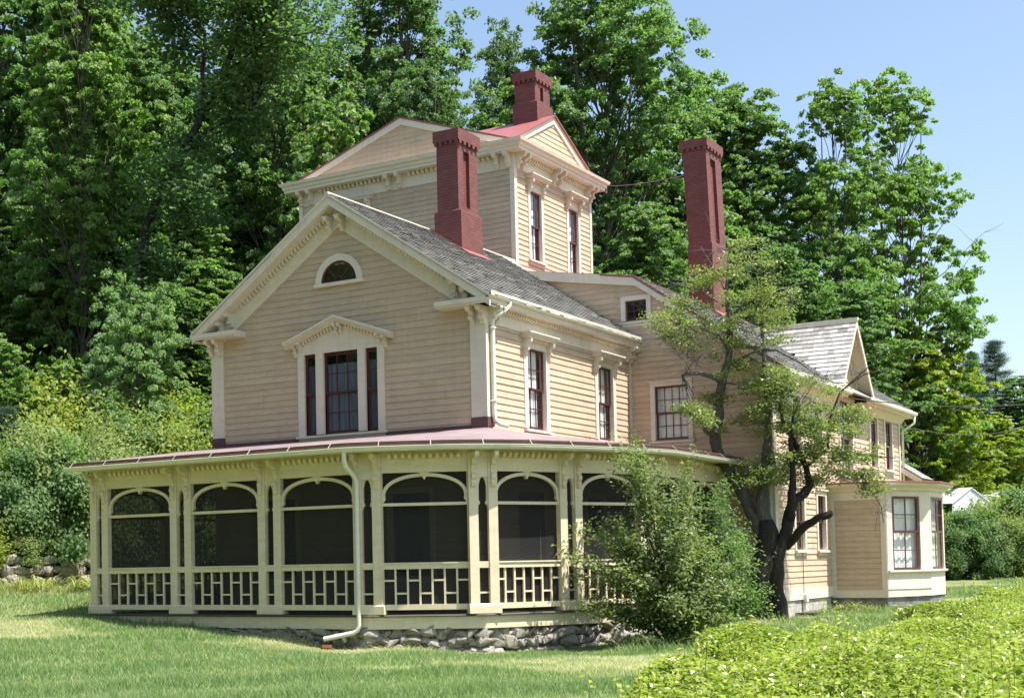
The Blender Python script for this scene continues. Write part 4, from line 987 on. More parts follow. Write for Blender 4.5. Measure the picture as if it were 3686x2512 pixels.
# bricks under the spout
def brick(x, y, z, a, label):
    mb = MB(); mb.hexa([(-.1, -.052, 0), (.1, -.052, 0), (.1, .052, 0), (-.1, .052, 0), (-.097, -.05, .062), (.097, -.05, .062), (.097, .05, .062), (-.097, .05, .062)])
    o = mb.build("brick", M_BRICKRED); o.location = (x, y, z); o.rotation_euler = (0, 0, a); tag(o, label, "brick", "bricks under the downspout")
bzz = g1(5.08, -2.88) + .0
brick(5.09, -2.86, -.475 - .062 * 2 - .003 - .05, .5, "upper red brick, loose under the mouth of the porch downspout")
brick(5.13, -2.83, -.475 - .062 * 3 - .006 - .05, .35, "lower red brick half sunk in grass beneath another brick by the downspout")
# ================================================================== VEGETATION
def leaves(C, N, L, Wd, rng, droop=.25, val=None, fold=0.0):
    """diamond leaves: centres C (n,3), normals N (n,3) -> verts, faces"""
    n = len(C); N = N / np.linalg.norm(N, axis=1, keepdims=True)
    a = rng.uniform(0, 2 * np.pi, n); r = np.stack([np.cos(a), np.sin(a), -np.abs(rng.normal(0, droop, n))], 1)
    t = r - N * (r * N).sum(1, keepdims=True); t /= np.maximum(np.linalg.norm(t, axis=1, keepdims=True), 1e-6); b = np.cross(N, t)
    l = (L * rng.uniform(.65, 1.3, n))[:, None]; w = (Wd * rng.uniform(.7, 1.25, n))[:, None]
    up = N * w * fold
    V = np.stack([C - t * l * .5, C + b * w * .5 + t * l * .05 + up, C + t * l * .5 - N * l * .08, C - b * w * .5 + t * l * .05 + up], 1).reshape(-1, 3)
    return V, np.arange(4 * n).reshape(n, 4)
class TubeNP:
    def __init__(s): s.mb = MB()
    def limb(s, p0, p1, r0, r1, rnd, n=5, sag=.0, jit=.06, seg=6):
        p0, p1 = Vector(p0), Vector(p1); L = (p1 - p0).length; pts = []; rr = []
        for i in range(n + 1):
            t = i / n; p = p0.lerp(p1, t); k = 4 * t * (1 - t)
            p += Vector((rnd.uniform(-1, 1), rnd.uniform(-1, 1), rnd.uniform(-.6, .6))) * L * jit * (k if i < n else 0) + Vector((0, 0, sag * L * k)); pts.append(p); rr.append(r0 + (r1 - r0) * t)
        s.mb.tube(pts, rr, seg, cap=False); return pts
def crown_profile(kind, t):
    if kind == 'maple': return max(.05, math.sin(math.pi * min(1, (t * .84 + .14)))) ** .6
    if kind == 'oak': return (math.sin(math.pi * (t * .86 + .12))) ** .5
    if kind == 'column': return (math.sin(math.pi * (t * .92 + .06))) ** .6
    if kind == 'dome': return math.sqrt(max(0, 1 - max(0, (t - .25) / .77) ** 2)) * (.55 + .45 * min(1, t / .25))
    return 1
def tree_proto(seed, H, RAD, base, kind, nleaf, ll, lw, clump=.55, nclump=170, trunk=.22, lean=(0, 0), flat=.42, open_=.0, forks=1, bark=None, leafm=None, dead=0, sprays=0):
    """one tree: crown from clumps of separate leaves along real limbs; returns (trunk mesh, crown mesh)"""
    rng = np.random.default_rng(seed); rnd = random.Random(seed); T = TubeNP()
    ax = lambda t: Vector((lean[0] * t * H + .25 * math.sin(t * 5 + seed), lean[1] * t * H + .25 * math.cos(t * 4 + seed), t * H))
    for f in range(forks):
        ph = 2 * math.pi * f / max(1, forks) + seed; spread = 0 if forks == 1 else RAD * .45
        pts = []; rr = []
        for i in range(13):
            t = i / 12; p = ax(t * .94); q = max(0, (t - .25) / .75); p += Vector((math.cos(ph), math.sin(ph), 0)) * spread * q ** .8; pts.append(p); rr.append(trunk * (1 - .88 * t) * (1.35 if i == 0 else 1) * (1 if f == 0 else .8))
        T.mb.tube(pts, rr, 8, cap=False)
    cl = []
    while len(cl) < nclump:
        t = rng.uniform(0, 1) ** .9; rp = crown_profile(kind, t) * RAD
        a = rng.uniform(0, 2 * np.pi); rad = rp * math.sqrt(rng.uniform(.10, 1)) * rng.uniform(.85, 1.12)
        lob = 1 + .26 * math.sin(3 * a + t * 7 + seed) + .18 * math.sin(5 * a - t * 11 + seed * 2)
        rad *= lob
        if open_ and math.sin(a * 2 + t * 13 + seed) * math.sin(a * 3 - t * 9) > 1 - open_: continue
        z = base * H + t * (1 - base) * H; c = ax(z / H) + Vector((math.cos(a) * rad, math.sin(a) * rad, 0)); c.z = z - rad * .10
        cl.append((np.array(c), rad / max(rp, .3), t))
    for c, q, t in cl:
        if rnd.random() < .62:
            z0 = max(base * H * .75, c[2] - H * .10 - np.hypot(c[0], c[1]) * .45); p0 = ax(z0 / H)
            T.limb(p0, c, trunk * .30 * (1 - .7 * z0 / H), .012, rnd, 5, .05, .05, 5)
    for _ in range(dead):
        a = rnd.uniform(0, 6.3); t = rnd.uniform(.1, .8); z = base * H + t * (1 - base) * H; e = Vector((math.cos(a), math.sin(a), .55)) * RAD * rnd.uniform(.8, 1.45)
        pp = T.limb(ax(z / H), ax(z / H) + e, .035, .006, rnd, 6, .06, .05, 4)
        for j in range(5): T.limb(pp[3 + j % 3], pp[3 + j % 3] + Vector((rnd.uniform(-1, 1), rnd.uniform(-1, 1), rnd.uniform(-.1, 1))) * 1.1, .012, .003, rnd, 3, 0, .05, 3)
    per = max(20, nleaf // nclump); Cs = []; Ns = []; Vs = []
    for c, q, t in cl:
        s = clump * rng.uniform(.6, 1.35); n = int(per * (s / clump) ** 2)
        # several small flat sprays make one clump
        k = max(3, int(8 * s / clump)); sub = rng.normal(0, 1, (k, 3)) * np.array([s * .75, s * .75, s * flat * 1.0])
        w_ = rng.integers(0, k, n); d = rng.normal(0, 1, (n, 3)); d /= np.linalg.norm(d, axis=1, keepdims=True); d *= rng.uniform(0, 1, (n, 1)) ** .5
        P = c + sub[w_] + d * np.array([s * .45, s * .45, s * flat * .34])
        P[:, 2] -= ((P[:, :2] - c[:2]) ** 2).sum(1) * .09 / s
        out = (P - c); out[:, 2] = 0
        Nn = np.array([0, 0, .9]) + rng.normal(0, .55, (n, 3)) + out / s * .4
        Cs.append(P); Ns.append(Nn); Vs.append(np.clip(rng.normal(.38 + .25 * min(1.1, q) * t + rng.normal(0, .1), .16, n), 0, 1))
    C = np.concatenate(Cs); N = np.concatenate(Ns); v = np.concatenate(Vs)
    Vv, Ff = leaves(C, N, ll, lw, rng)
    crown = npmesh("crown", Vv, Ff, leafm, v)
    tm = bpy.data.meshes.new("trunk"); tm.from_pydata(T.mb.v, [], T.mb.f); tm.materials.append(bark or M_BARK); tm.polygons.foreach_set("use_smooth", [True] * len(tm.polygons)); tm.update()
    return tm, crown, H, RAD
def pine_proto(seed, H, RAD):
    rng = np.random.default_rng(seed); rnd = random.Random(seed); T = TubeNP()
    T.mb.tube([(0, 0, i * H / 8) for i in range(9)], [.25 * (1 - i / 8.5) for i in range(9)], 8, cap=False)
    Cs = []; Ns = []
    z = H * .15
    while z < H * .99:
        f = 1 - (z - H * .15) / (H * .85); r = RAD * f ** .7 + .2
        for k in range(6):
            a = rnd.uniform(0, 6.3); e = Vector((math.cos(a) * r * rnd.uniform(.7, 1.1), math.sin(a) * r * rnd.uniform(.7, 1.1), z + r * .15))
            T.limb((0, 0, z), e, .04, .01, rnd, 3, .03, .03, 4)
            n = 220; t = rng.uniform(.25, 1.05, n) ** .8; P = np.array((0, 0, z)) + (np.array(e) - np.array((0, 0, z))) * t[:, None] + rng.normal(0, 1, (n, 3)) * np.array([.28, .28, .16])
            Cs.append(P); Ns.append(rng.normal(0, 1, (n, 3)) + np.array([0, 0, .5]))
        z += H * .035
    C = np.concatenate(Cs); V, F = leaves(C, np.concatenate(Ns), .26, .045, rng, .2); crown = npmesh("crown", V, F, M_PINE, np.clip(rng.normal(.5, .2, len(C)), 0, 1))
    tm = bpy.data.meshes.new("trunk"); tm.from_pydata(T.mb.v, [], T.mb.f); tm.materials.append(M_BARK); tm.update()
    return tm, crown, H, RAD
def bush_proto(seed, H, RAD, nleaf, ll, lw, mat, nclump=60, name="foliage"):
    rng = np.random.default_rng(seed); rnd = random.Random(seed); T = TubeNP(); Cs = []; Ns = []; Vs = []
    for i in range(nclump):
        a = rng.uniform(0, 6.3); t = rng.uniform(0.05, 1); r = RAD * math.sqrt(rng.uniform(0, 1)) * math.sqrt(max(.05, 1 - (t * .9) ** 2)); lob = 1 + .3 * math.sin(a * 3 + seed) ; c = np.array([math.cos(a) * r * lob, math.sin(a) * r * lob, t * H * .92])
        if rnd.random() < .7: T.limb((rnd.uniform(-.2, .2) * RAD, rnd.uniform(-.2, .2) * RAD, -.1), c, .018, .004, rnd, 4, .05, .04, 4)
        s = RAD * .22 * rng.uniform(.6, 1.3); n = nleaf // nclump
        P = c + rng.normal(0, .6, (n, 3)) * np.array([s, s, s * .8]); P[:, 2] = np.abs(P[:, 2])
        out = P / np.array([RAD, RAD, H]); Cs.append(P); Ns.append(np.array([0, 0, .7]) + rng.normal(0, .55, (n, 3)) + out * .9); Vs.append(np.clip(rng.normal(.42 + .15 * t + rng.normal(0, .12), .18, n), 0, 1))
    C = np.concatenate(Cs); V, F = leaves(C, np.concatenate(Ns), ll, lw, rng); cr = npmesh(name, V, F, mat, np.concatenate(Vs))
    tm = bpy.data.meshes.new("stems"); tm.from_pydata(T.mb.v, [], T.mb.f); tm.materials.append(M_BARK); tm.update()
    return tm, cr, H, RAD

PROTO = {
 'mapleA': tree_proto(11, 20, 4.4, .12, 'maple', 105000, .20, .155, .85, 230, .24, leafm=M_MAPLE),
 'mapleB': tree_proto(23, 20, 4.0, .12, 'column', 100000, .20, .155, .85, 230, .22, leafm=M_MAPLE, open_=.06),
 'bright': tree_proto(31, 19, 4.0, .10, 'maple', 95000, .21, .165, .85, 210, .18, leafm=M_BRIGHT, open_=.06),
 'oakA': tree_proto(47, 23, 5.0, .30, 'oak', 75000, .20, .13, .85, 165, .36, (.05, 0), .6, .3, 2, leafm=M_OAK),
 'oakB': tree_proto(59, 22, 4.6, .15, 'column', 105000, .20, .13, .95, 220, .34, (0, .02), .6, .08, leafm=M_OAK),
 'big': tree_proto(67, 23, 6.2, .10, 'oak', 150000, .21, .16, 1.0, 290, .34, flat=.5, open_=.08, forks=2, leafm=M_MAPLE),
 'ash': tree_proto(71, 20, 4.2, .10, 'maple', 66000, .20, .14, .80, 165, .2, flat=.5, open_=.34, forks=2, leafm=M_BRIGHT, dead=16),
 'yellow': tree_proto(83, 11, 4.2, .08, 'dome', 62000, .20, .16, .7, 160, .14, leafm=M_YELLOW),
 'small': tree_proto(97, 9, 2.6, .08, 'dome', 40000, .17, .14, .5, 130, .10, leafm=M_BRIGHT),
 'locust': tree_proto(103, 9, 3.0, .14, 'dome', 70000, .14, .07, .6, 130, .10, flat=.6, leafm=M_LOCUST, open_=.1),
 'pine': pine_proto(5, 16, 3.2),
}
def place(kind, name, px, ptop, d, label, cat="tree", group=None, wpx=None, rot=0, z_up=0, part=("trunk", "crown"), back=0):
    """stand a tree where the photograph shows it: foot on the ground at depth d, height from its top"""
    tm, cr, H, RAD = PROTO[kind] if isinstance(kind, str) else kind
    if cat == "bush" and px < 700:
        while True:
            p = at(px, 1290, d)
            if (p.x - WA[0]) * WN[0] + (p.y - WA[1]) * WN[1] > 1.1: break
            d += .25
    p = at(px, 1290, d); z = g1(p.x, p.y); top = at(px, ptop, d).z; s = (top - z) / H
    w_ = s if wpx is None else (wpx / 2 * d * 1.586 / CF) / RAD
    w_ = min(max(w_, s * .6), s * 1.7)
    t = thing(name, label, cat, (p.x, p.y, z - .1), group); t.scale = (w_, w_, s); t.rotation_euler = (0, 0, rot)
    a = link(part[0], tm, t); b = link(part[1], cr, t)
    if back:
        v = t.matrix_basis.to_3x3().inverted() @ Vector((CFW.x, CFW.y, 0)) * back; b.location = v
    return t
FG = "trees of the dark wood behind the house"
place('mapleA', 'maple_tree', 10, -260, 60, "tall green maple at the far left edge of the wood, cut by the picture's edge", wpx=400, rot=.3)
place('bright', 'maple_tree', 190, -130, 52, "bright green layered maple with pale slim trunk in the left wood", wpx=330, rot=1.2, back=1.3)
place('mapleB', 'maple_tree', 345, 60, 57, "maple with shelving boughs just right of the bright layered maple", wpx=240, rot=2.2)
def leaning_oak():
    """old oak with a black trunk that forks; its crown starts high"""
    rnd = random.Random(9); rng = np.random.default_rng(9); d0 = 50.0
    b = at(300, 1290, d0); t = thing("oak_tree", "dark oak whose thick black trunk leans right and forks among the maples", "tree", (b.x, b.y, g1(b.x, b.y) - .1)); B = Vector(t.location); mb = MB(); nodes = []
    def limb(P):
        pts = []; rr = []
        for (x0, y0, r0), (x1, y1, r1) in zip(P, P[1:]):
            for k in range(5): q = k / 5; pts.append(at(x0 + (x1 - x0) * q + rnd.uniform(-2, 2), y0 + (y1 - y0) * q, d0) - B + Vector((rnd.uniform(-.05, .05), rnd.uniform(-.05, .05), 0))); rr.append((r0 + (r1 - r0) * q) * d0 * 1.586 / CF)
        mb.tube(pts, [r_ * .8 for r_ in rr], 8, cap=False); nodes.extend(pts)
    limb([(300, 1110, 17), (308, 900, 15), (322, 640, 13), (330, 532, 12), (356, 455, 12), (421, 337, 11.5), (448, 285, 11), (480, 228, 9), (514, 165, 8), (540, 70, 7), (556, -10, 6), (570, -90, 4), (580, -160, 2)])
    limb([(448, 285, 8), (462, 200, 6), (464, 95, 5.5), (440, 10, 5), (425, -70, 3.5), (415, -130, 2)])
    limb([(421, 337, 5), (470, 300, 4), (530, 270, 3), (590, 240, 1.5)]); limb([(514, 165, 4), (570, 120, 3), (640, 80, 1.5)]); limb([(464, 95, 3.5), (400, 40, 2.5), (350, 0, 1.5)]); limb([(330, 532, 4), (380, 500, 3), (440, 480, 1.2)])
    C = []; N = []; v = []
    for x, y, s in [(560, -60, 1.2), (430, -60, 1.2), (620, 60, 1), (680, 90, .9), (350, 0, 1), (500, -90, 1.3), (600, 240, .8), (640, 30, .9), (390, 60, .8), (480, 30, .7), (580, 110, .8), (540, 280, .6), (445, 480, .6), (410, 490, .5), (360, 430, .6), (445, 330, .5), (330, 600, .7), (320, 700, .7), (500, 200, .5), (390, 380, .4), (640, 150, .7), (330, -60, 1.1), (600, 10, 1), (410, -20, .9), (520, 10, .7), (440, 130, .5), (600, 180, .6)]:
        c0 = at(x, y, d0 + rnd.uniform(-1.5, 1.5)) - B; n0 = min(nodes, key=lambda k: (k - c0).length)
        for _ in range(7):
            c = c0 + Vector((rnd.gauss(0, .75 * s), rnd.gauss(0, .75 * s), rnd.gauss(0, .6 * s))); mb.tube([n0, n0.lerp(c, .5) + Vector((0, 0, .2)), c], [.04, .025, .01], 4, cap=False)
            n = int(190 * s); C.append(np.array(c) + rng.normal(0, 1, (n, 3)) * np.array([.42, .42, .24])); N.append(np.array([0, 0, .8]) + rng.normal(0, .55, (n, 3))); v.append(np.clip(rng.normal(.45, .2, n), 0, 1))
    V, F = leaves(np.concatenate(C), np.concatenate(N), .19, .12, rng)
    tr = mb.build("trunk", M_BARKD, t, smooth=True); link("crown", npmesh("crown", V, F, M_OAK, np.concatenate(v)), t)
leaning_oak()
place('mapleB', 'maple_tree', 640, -70, 60, "dense dark maple above the left rake of the gable", wpx=270, rot=4.1)
place('small', 'maple_tree', 790, 228, 50, "small sunlit maple just left of the tower's pediment", wpx=190, rot=.7)
place('oakB', 'oak_tree', 960, -130, 64, "dark spreading oak directly behind the tower's left pediment", wpx=420, rot=1.9)
place('oakA', 'oak_tree', 1010, 130, 58, "lower ragged oak crown rising behind the tower roof ridge", wpx=150, rot=2.6)
place('big', 'maple_tree', 1390, -80, 66, "huge maple behind the tower's chimney, tallest right of the sky gap", wpx=470, rot=.2)
place('oakB', 'oak_tree', 1190, 80, 69, "dark oak limb mass left of the tower chimney against the sky", wpx=180, rot=3.3)
place('mapleA', 'maple_tree', 1595, 165, 72, "maple filling the gap between the huge maple and tall brick chimney", wpx=330, rot=1.1)
place('mapleB', 'maple_tree', 1725, 205, 70, "dark rounded maple just right of the tall brick chimney", wpx=290, rot=2.9)
place('ash', 'ash_tree', 1925, 172, 68, "airy twin topped ash with sky showing through, left top", wpx=290, rot=.4)
place('ash', 'ash_tree', 2070, 165, 70, "airy ash with bare twigs on its right side against the sky", wpx=310, rot=2.0)
place('yellow', 'maple_tree', 2090, 735, 69, "low yellow green maple behind the bay's roof", wpx=330, rot=.3)
place('yellow', 'maple_tree', 2250, 930, 76, "yellowing maple beneath the overhead wires at right edge", wpx=260, rot=2.3)
place('pine', 'pine_tree', 2275, 760, 100, "blue green pine standing far off at the right edge", wpx=130, rot=.3)
place('pine', 'pine_tree', 2222, 790, 108, "smaller distant pine beside the ash with bare twigs", wpx=110, rot=1.3)
place('mapleA', 'maple_tree', 2330, 850, 92, "dark distant tree at the right edge below the pine", wpx=170, rot=1.7)
place('mapleB', 'maple_tree', 1480, 470, 60, "low maple with light boughs between tower and tall brick chimney", wpx=260, rot=5.0)
place('mapleA', 'maple_tree', 1800, 560, 62, "low dark tree behind the shingled dormer's ridge", wpx=270, rot=4.0)
place('mapleB', 'maple_tree', 1960, 640, 60, "dark green tree directly behind the rear roof's right end", wpx=230, rot=.9)
for i, (px, pt, d, k) in enumerate([(60, 150, 72, 'mapleA'), (250, 60, 76, 'bright'), (420, 120, 74, 'mapleB'), (560, 60, 78, 'mapleB'), (720, 90, 73, 'mapleA'), (850, 130, 78, 'mapleA'), (130, 420, 62, 'bright'), (420, 430, 63, 'mapleA'), (580, 400, 64, 'bright'), (290, 380, 66, 'mapleB'), (700, 420, 62, 'mapleB'), (-60, 350, 58, 'oakB'), (880, 330, 66, 'mapleA'), (1640, 420, 76, 'oakB'), (1300, 250, 78, 'oakB'), (1880, 420, 78, 'oakB')]):
    place(k, 'forest_tree', px, pt, d, "shaded tree deep in the wood behind the front row", "tree", FG, 330 if k != 'mapleB' else 260, rot=i * 1.37)
for i, (px, pt, d, k) in enumerate([(430, 440, 57, 'bright'), (500, 560, 59, 'mapleB'), (390, 640, 55, 'mapleA'), (100, 560, 55, 'mapleB'), (230, 520, 58, 'mapleA'), (620, 300, 66, 'bright'), (770, 330, 68, 'mapleA'), (1450, 300, 72, 'bright'), (1690, 480, 74, 'mapleA')]):
    place(k, 'forest_tree', px, pt, d, "leafy lower tree filling the gaps of the wood behind the house", "tree", "lower trees in the gaps of the wood", 240, rot=i * 2.1)
place('locust', 'locust_tree', 318, 655, 45, "pale feathery young locust left of the gable in front of the dark wood", wpx=260, rot=.5)
place('small', 'maple_sapling', 20, 765, 43, "yellow green maple sapling at the left edge above the pine scrub", wpx=190, rot=2.1)
place('small', 'maple_sapling', 150, 800, 45, "leafy sapling between the left edge and the pale locust", wpx=150, rot=4.1)
place('small', 'maple_sapling', 470, 925, 44, "bright sapling against the house's left corner board", wpx=120, rot=1.1)
place('pine', 'young_pine', 20, 905, 42, "small light green pine in the scrub at the left edge", wpx=150, rot=.3)

# scrub on the bank
PB = [bush_proto(201, 2.4, 2.0, 26000, .12, .075, M_UNDER, 90), bush_proto(211, 2.2, 2.2, 30000, .12, .045, M_UNDER, 100), bush_proto(223, 2.8, 2.0, 24000, .14, .10, M_MAPLE, 80), bush_proto(229, 2.4, 2.1, 24000, .13, .085, M_YELLOW, 90)]
rb = random.Random(77)
for i, (px, pt, d, k) in enumerate([(25, 1010, 40.5, 2), (85, 960, 42, 0), (150, 985, 41, 2), (205, 1030, 40.2, 1), (255, 960, 43, 1), (320, 945, 44, 1), (385, 965, 44, 0), (440, 985, 44, 3), (490, 1000, 45, 1), (110, 1070, 39.4, 2), (50, 1110, 38.8, 2), (170, 1110, 39.2, 1), (10, 880, 44, 0), (120, 880, 45, 3), (225, 900, 46, 0), (350, 900, 47, 3), (420, 920, 47, 1), (235, 1120, 38.8, 0), (295, 1090, 39.6, 1), (350, 1110, 39.3, 0), (540, 940, 47, 0), (-20, 1000, 41, 1), (560, 1080, 41, 1), (450, 1100, 40, 2)]):
    place(PB[k], 'scrub_bush', px, pt, d, "tangled wild bush on the bank behind the stone wall", "bush", "wild bushes on the bank behind the stone wall", rb.uniform(120, 190), rot=i * 1.1, part=("stems", "foliage"))
# the wood on the other side of the lawn, seen only as reflections in the panes
def far_wood():
    rng = np.random.default_rng(500); C = []; N = []; v = []
    for cx, cy, h, r in ((-34, -6, 19, 6), (-27, -14, 18, 6), (-19, -21, 20, 6.5), (-10, -27, 19, 6), (-1, -33, 20, 6.5), (8, -39, 19, 6), (-32, -22, 21, 6), (-18, -34, 21, 6.5), (-4, -42, 21, 6)):
        for _ in range(110):
            d = rng.normal(0, 1, 3); d /= np.linalg.norm(d); d *= rng.uniform(.5, 1) ; c = np.array([cx + d[0] * r, cy + d[1] * r, h * .52 + d[2] * h * .46]); n = 50
            C.append(c + rng.normal(0, 1, (n, 3)) * np.array([.8, .8, .45])); N.append(np.array([0, 0, .8]) + rng.normal(0, .6, (n, 3))); v.append(np.clip(rng.normal(.4, .2, n), 0, 1))
    V, F = leaves(np.concatenate(C), np.concatenate(N), .75, .6, rng); o = link("woods", npmesh("woods", V, F, M_MAPLE, np.concatenate(v))); o["kind"] = "stuff"
far_wood()
for i in range(10):
    t = .05 + .085 * i + rb.uniform(-.02, .02); p = WA + (WB - WA) * t + WN * rb.uniform(.25, .9); tm, cr, H, RAD = PB[(0, 1, 1, 3)[i % 4]]
    o = thing("scrub_bush", "low pale bush hanging over the top of the stone wall", "bush", (p[0], p[1], g1(p[0] + WN[0] * .4, p[1] + WN[1] * .4) - .25), "low bushes along the top of the stone wall")
    k = rb.uniform(.42, .62); o.scale = (k, k, k * .9); o.rotation_euler = (0, 0, i * 1.9); link("stems", tm, o); link("foliage", cr, o)
# hedge-like bushes beyond the lawn on the right
for i, (px, pt, d, k) in enumerate([(2160, 1158, 61, 2), (2212, 1150, 61, 2), (2262, 1128, 62, 0), (2330, 1105, 62, 2), (2250, 1185, 60, 2), (2190, 1195, 60, 2), (2310, 1170, 60, 0), (2370, 1120, 62, 2)]):
    place(PB[k], 'boundary_bush', px, pt, d, "dark leafy bush along the far edge of the right lawn", "bush", "bushes along the far edge of the lawn", 110, rot=i * .9, part=("stems", "foliage"))
for i, (px, pt, d, k) in enumerate([(2130, 1040, 74, 'mapleA'), (2230, 1010, 78, 'mapleB'), (2310, 1000, 80, 'oakB'), (2400, 960, 82, 'oakB'), (2180, 900, 90, 'mapleA')]):
    place(k, 'forest_tree', px, pt, d, "dark tree standing beyond the white tent and bushes", "tree", "far trees beyond the white tent", 150, rot=i * 1.3)

# ------------------------------------------------------------ stone retaining wall
wpts = []
for i in range(16):
    t = i / 15; p = WA + (WB - WA) * t; wpts.append((p[0] + .12 * math.sin(i * 1.7), p[1]))
V, F = rocks(wpts, lambda x, y: (g1(x - WN[0] * .0 + WN[0] * .8, y + WN[1] * .8) + .05, g1(x - WN[0] * .4, y - WN[1] * .4) - .15), 4, .24, 9)
sw_ = link("stone_wall", npmesh("stone_wall", V, F, M_STONE)); tag(sw_, "low dry fieldstone retaining wall below the wild bank at left", "stone wall")

# ------------------------------------------------------------ strap-leaved plants
def strap(seed, n, L, wid, mat):
    rng = np.random.default_rng(seed); V = []; F = []; k = 5
    for i in range(n):
        a = rng.uniform(0, 6.28); l = L * rng.uniform(.6, 1.2); base = rng.normal(0, .12, 2); up = rng.uniform(.5, 1.0); w_ = wid * rng.uniform(.7, 1.2)
        for j in range(k + 1):
            t = j / k; r = l * t * (.35 + .55 * t); z = l * up * (1.5 * t - 1.15 * t * t); c = np.array([base[0] + math.cos(a) * r, base[1] + math.sin(a) * r, z]); s = np.array([-math.sin(a), math.cos(a), 0]) * w_ * (1 - t ** 2 * .9)
            V += [c - s, c + s]
        b = i * 2 * (k + 1)
        for j in range(k): F.append([b + 2 * j, b + 2 * j + 1, b + 2 * j + 3, b + 2 * j + 2])
    return npmesh("clump", np.array(V), np.array(F), mat, np.repeat(np.clip(rng.normal(.5, .22, n), 0, 1), k))
LIL = [strap(301, 60, .8, .016, M_LILY), strap(307, 70, .7, .014, M_LILY)]
rb = random.Random(5)
for i in range(120):
    t = rb.uniform(.0, .70); p = WA + (WB - WA) * t - WN * rb.choice([rb.uniform(.3, 2.6), rb.uniform(.3, 1.4), -.6, -.9]); o = link("daylily", LIL[i % 2]); o.location = (p[0], p[1], g1(p[0], p[1]) - .03); o.rotation_euler = (0, 0, rb.uniform(0, 6)); s = rb.uniform(.8, 1.6); o.scale = (s, s, s)
    tag(o, "arching strap leaved daylily clump along the stone wall", "daylily", "daylilies along the stone wall")
for i, (x, y, s, lb) in enumerate([(11.55, 12.35, .8, "daylily clump against the middle of the bay's clapboard panel"), (12.0, 12.3, .62, "small daylily clump against the bay panel's right end"), (11.2, 12.2, .6, "small daylily clump in the corner of house wall and bay"), (13.5, 13.6, .45, "dry grassy clump at the bay's outer corner")]):
    o = link("daylily", LIL[i % 2]); o.location = (x, y, g1(x, y) - .02); o.scale = (s, s, s); o.rotation_euler = (0, 0, i * 2.0); tag(o, lb, "daylily")

# ------------------------------------------------------------ lawn grass
def grass():
    rng = np.random.default_rng(99); n = 900000
    u = rng.uniform(0, 1, n); d = 14 + (62 - 14) * u ** 2.4; lat = rng.uniform(-.26, .52, n) * d
    X = CC.x + d * CFW.x + lat * CR.x; Y = CC.y + d * CFW.y + lat * CR.y
    s = (X - WA[0]) * WN[0] + (Y - WA[1]) * WN[1]
    keep = (s < -.05)
    keep &= ~((X > -1.2) & (X < 9.6) & (Y > -2.1) & (Y < 25) & ~((X > 7.2) & ((X - 7.2) + (Y + 2.3) * -1 > 0.9) & (Y < 2)))
    keep &= ~((X > 3) & (X < 10.95) & (Y > 7.9)) & ~((X > 10.8) & (X < 13.0) & (Y > 12.9) & (Y < 17.5))
    X, Y, d, s = X[keep], Y[keep], d[keep], s[keep]; n = len(X); Z = gz(X, Y) + (np.sin(X * 1.9 + Y * .7) * np.sin(Y * 1.3 - X * .4)) * 0.015
    h = rng.uniform(.04, .125, n) * (1 + .5 * np.sin(X * 2.1) * np.sin(Y * 1.7)); 
    h = h * (1 + 1.6 * np.exp(-((s + 1.0) / 1.4) ** 2))
    best = np.full(n, 9.0)
    for p_, q_ in zip(PV[1:-1], PV[2:]):
        e_ = np.array([q_.x - p_.x, q_.y - p_.y]); tt = np.clip(((X - p_.x) * e_[0] + (Y - p_.y) * e_[1]) / (e_ @ e_), 0, 1); best = np.minimum(best, np.hypot(X - p_.x - tt * e_[0], Y - p_.y - tt * e_[1]))
    for cx_, cy_, r_ in ((10.95, 7.1, .45), (11.3, -.1, 1.0), (10.9, 4.0, .7), (11.5, 12.4, 1.0)): best = np.minimum(best, np.abs(np.hypot(X - cx_, Y - cy_) - r_) + .12)
    h *= 1 + 1.5 * np.exp(-(best / .30) ** 2) * rng.uniform(0, 1.3, n); a = rng.uniform(0, 6.28, n); wv = .0085 * (d / 20) ** .8
    lean = rng.normal(0, .55, (n, 2)); P = np.stack([X, Y, Z - .01], 1); s_ = np.stack([np.cos(a) * wv, np.sin(a) * wv, 0 * a], 1)
    tip = P + np.stack([lean[:, 0] * h, lean[:, 1] * h, h], 1)
    dry = np.clip(np.sin(X * .43 + 1.1 * np.sin(Y * .31)) * np.sin(Y * .52 + .9 * np.sin(X * .37) + 2) * 1.6 - .2 + .4 * np.sin(X * 2.3 + Y * 1.4) * np.sin(Y * 2.9 - X), 0, 1)
    v = np.clip(rng.normal(.34, .26, n) + .75 * dry + .4 * np.exp(-((s + 1.6) / 1.6) ** 2) + .10 * np.sin(X * 1.9 - Y * 1.1), 0, 1); tip[:, 2] -= h * dry * .4
    V = np.stack([P - s_, P + s_, tip], 1).reshape(-1, 3); F = np.arange(3 * n).reshape(n, 3)
    o = link("grass", npmesh("grass", V, F, M_GRASSB, v)); o["kind"] = "stuff"
grass()

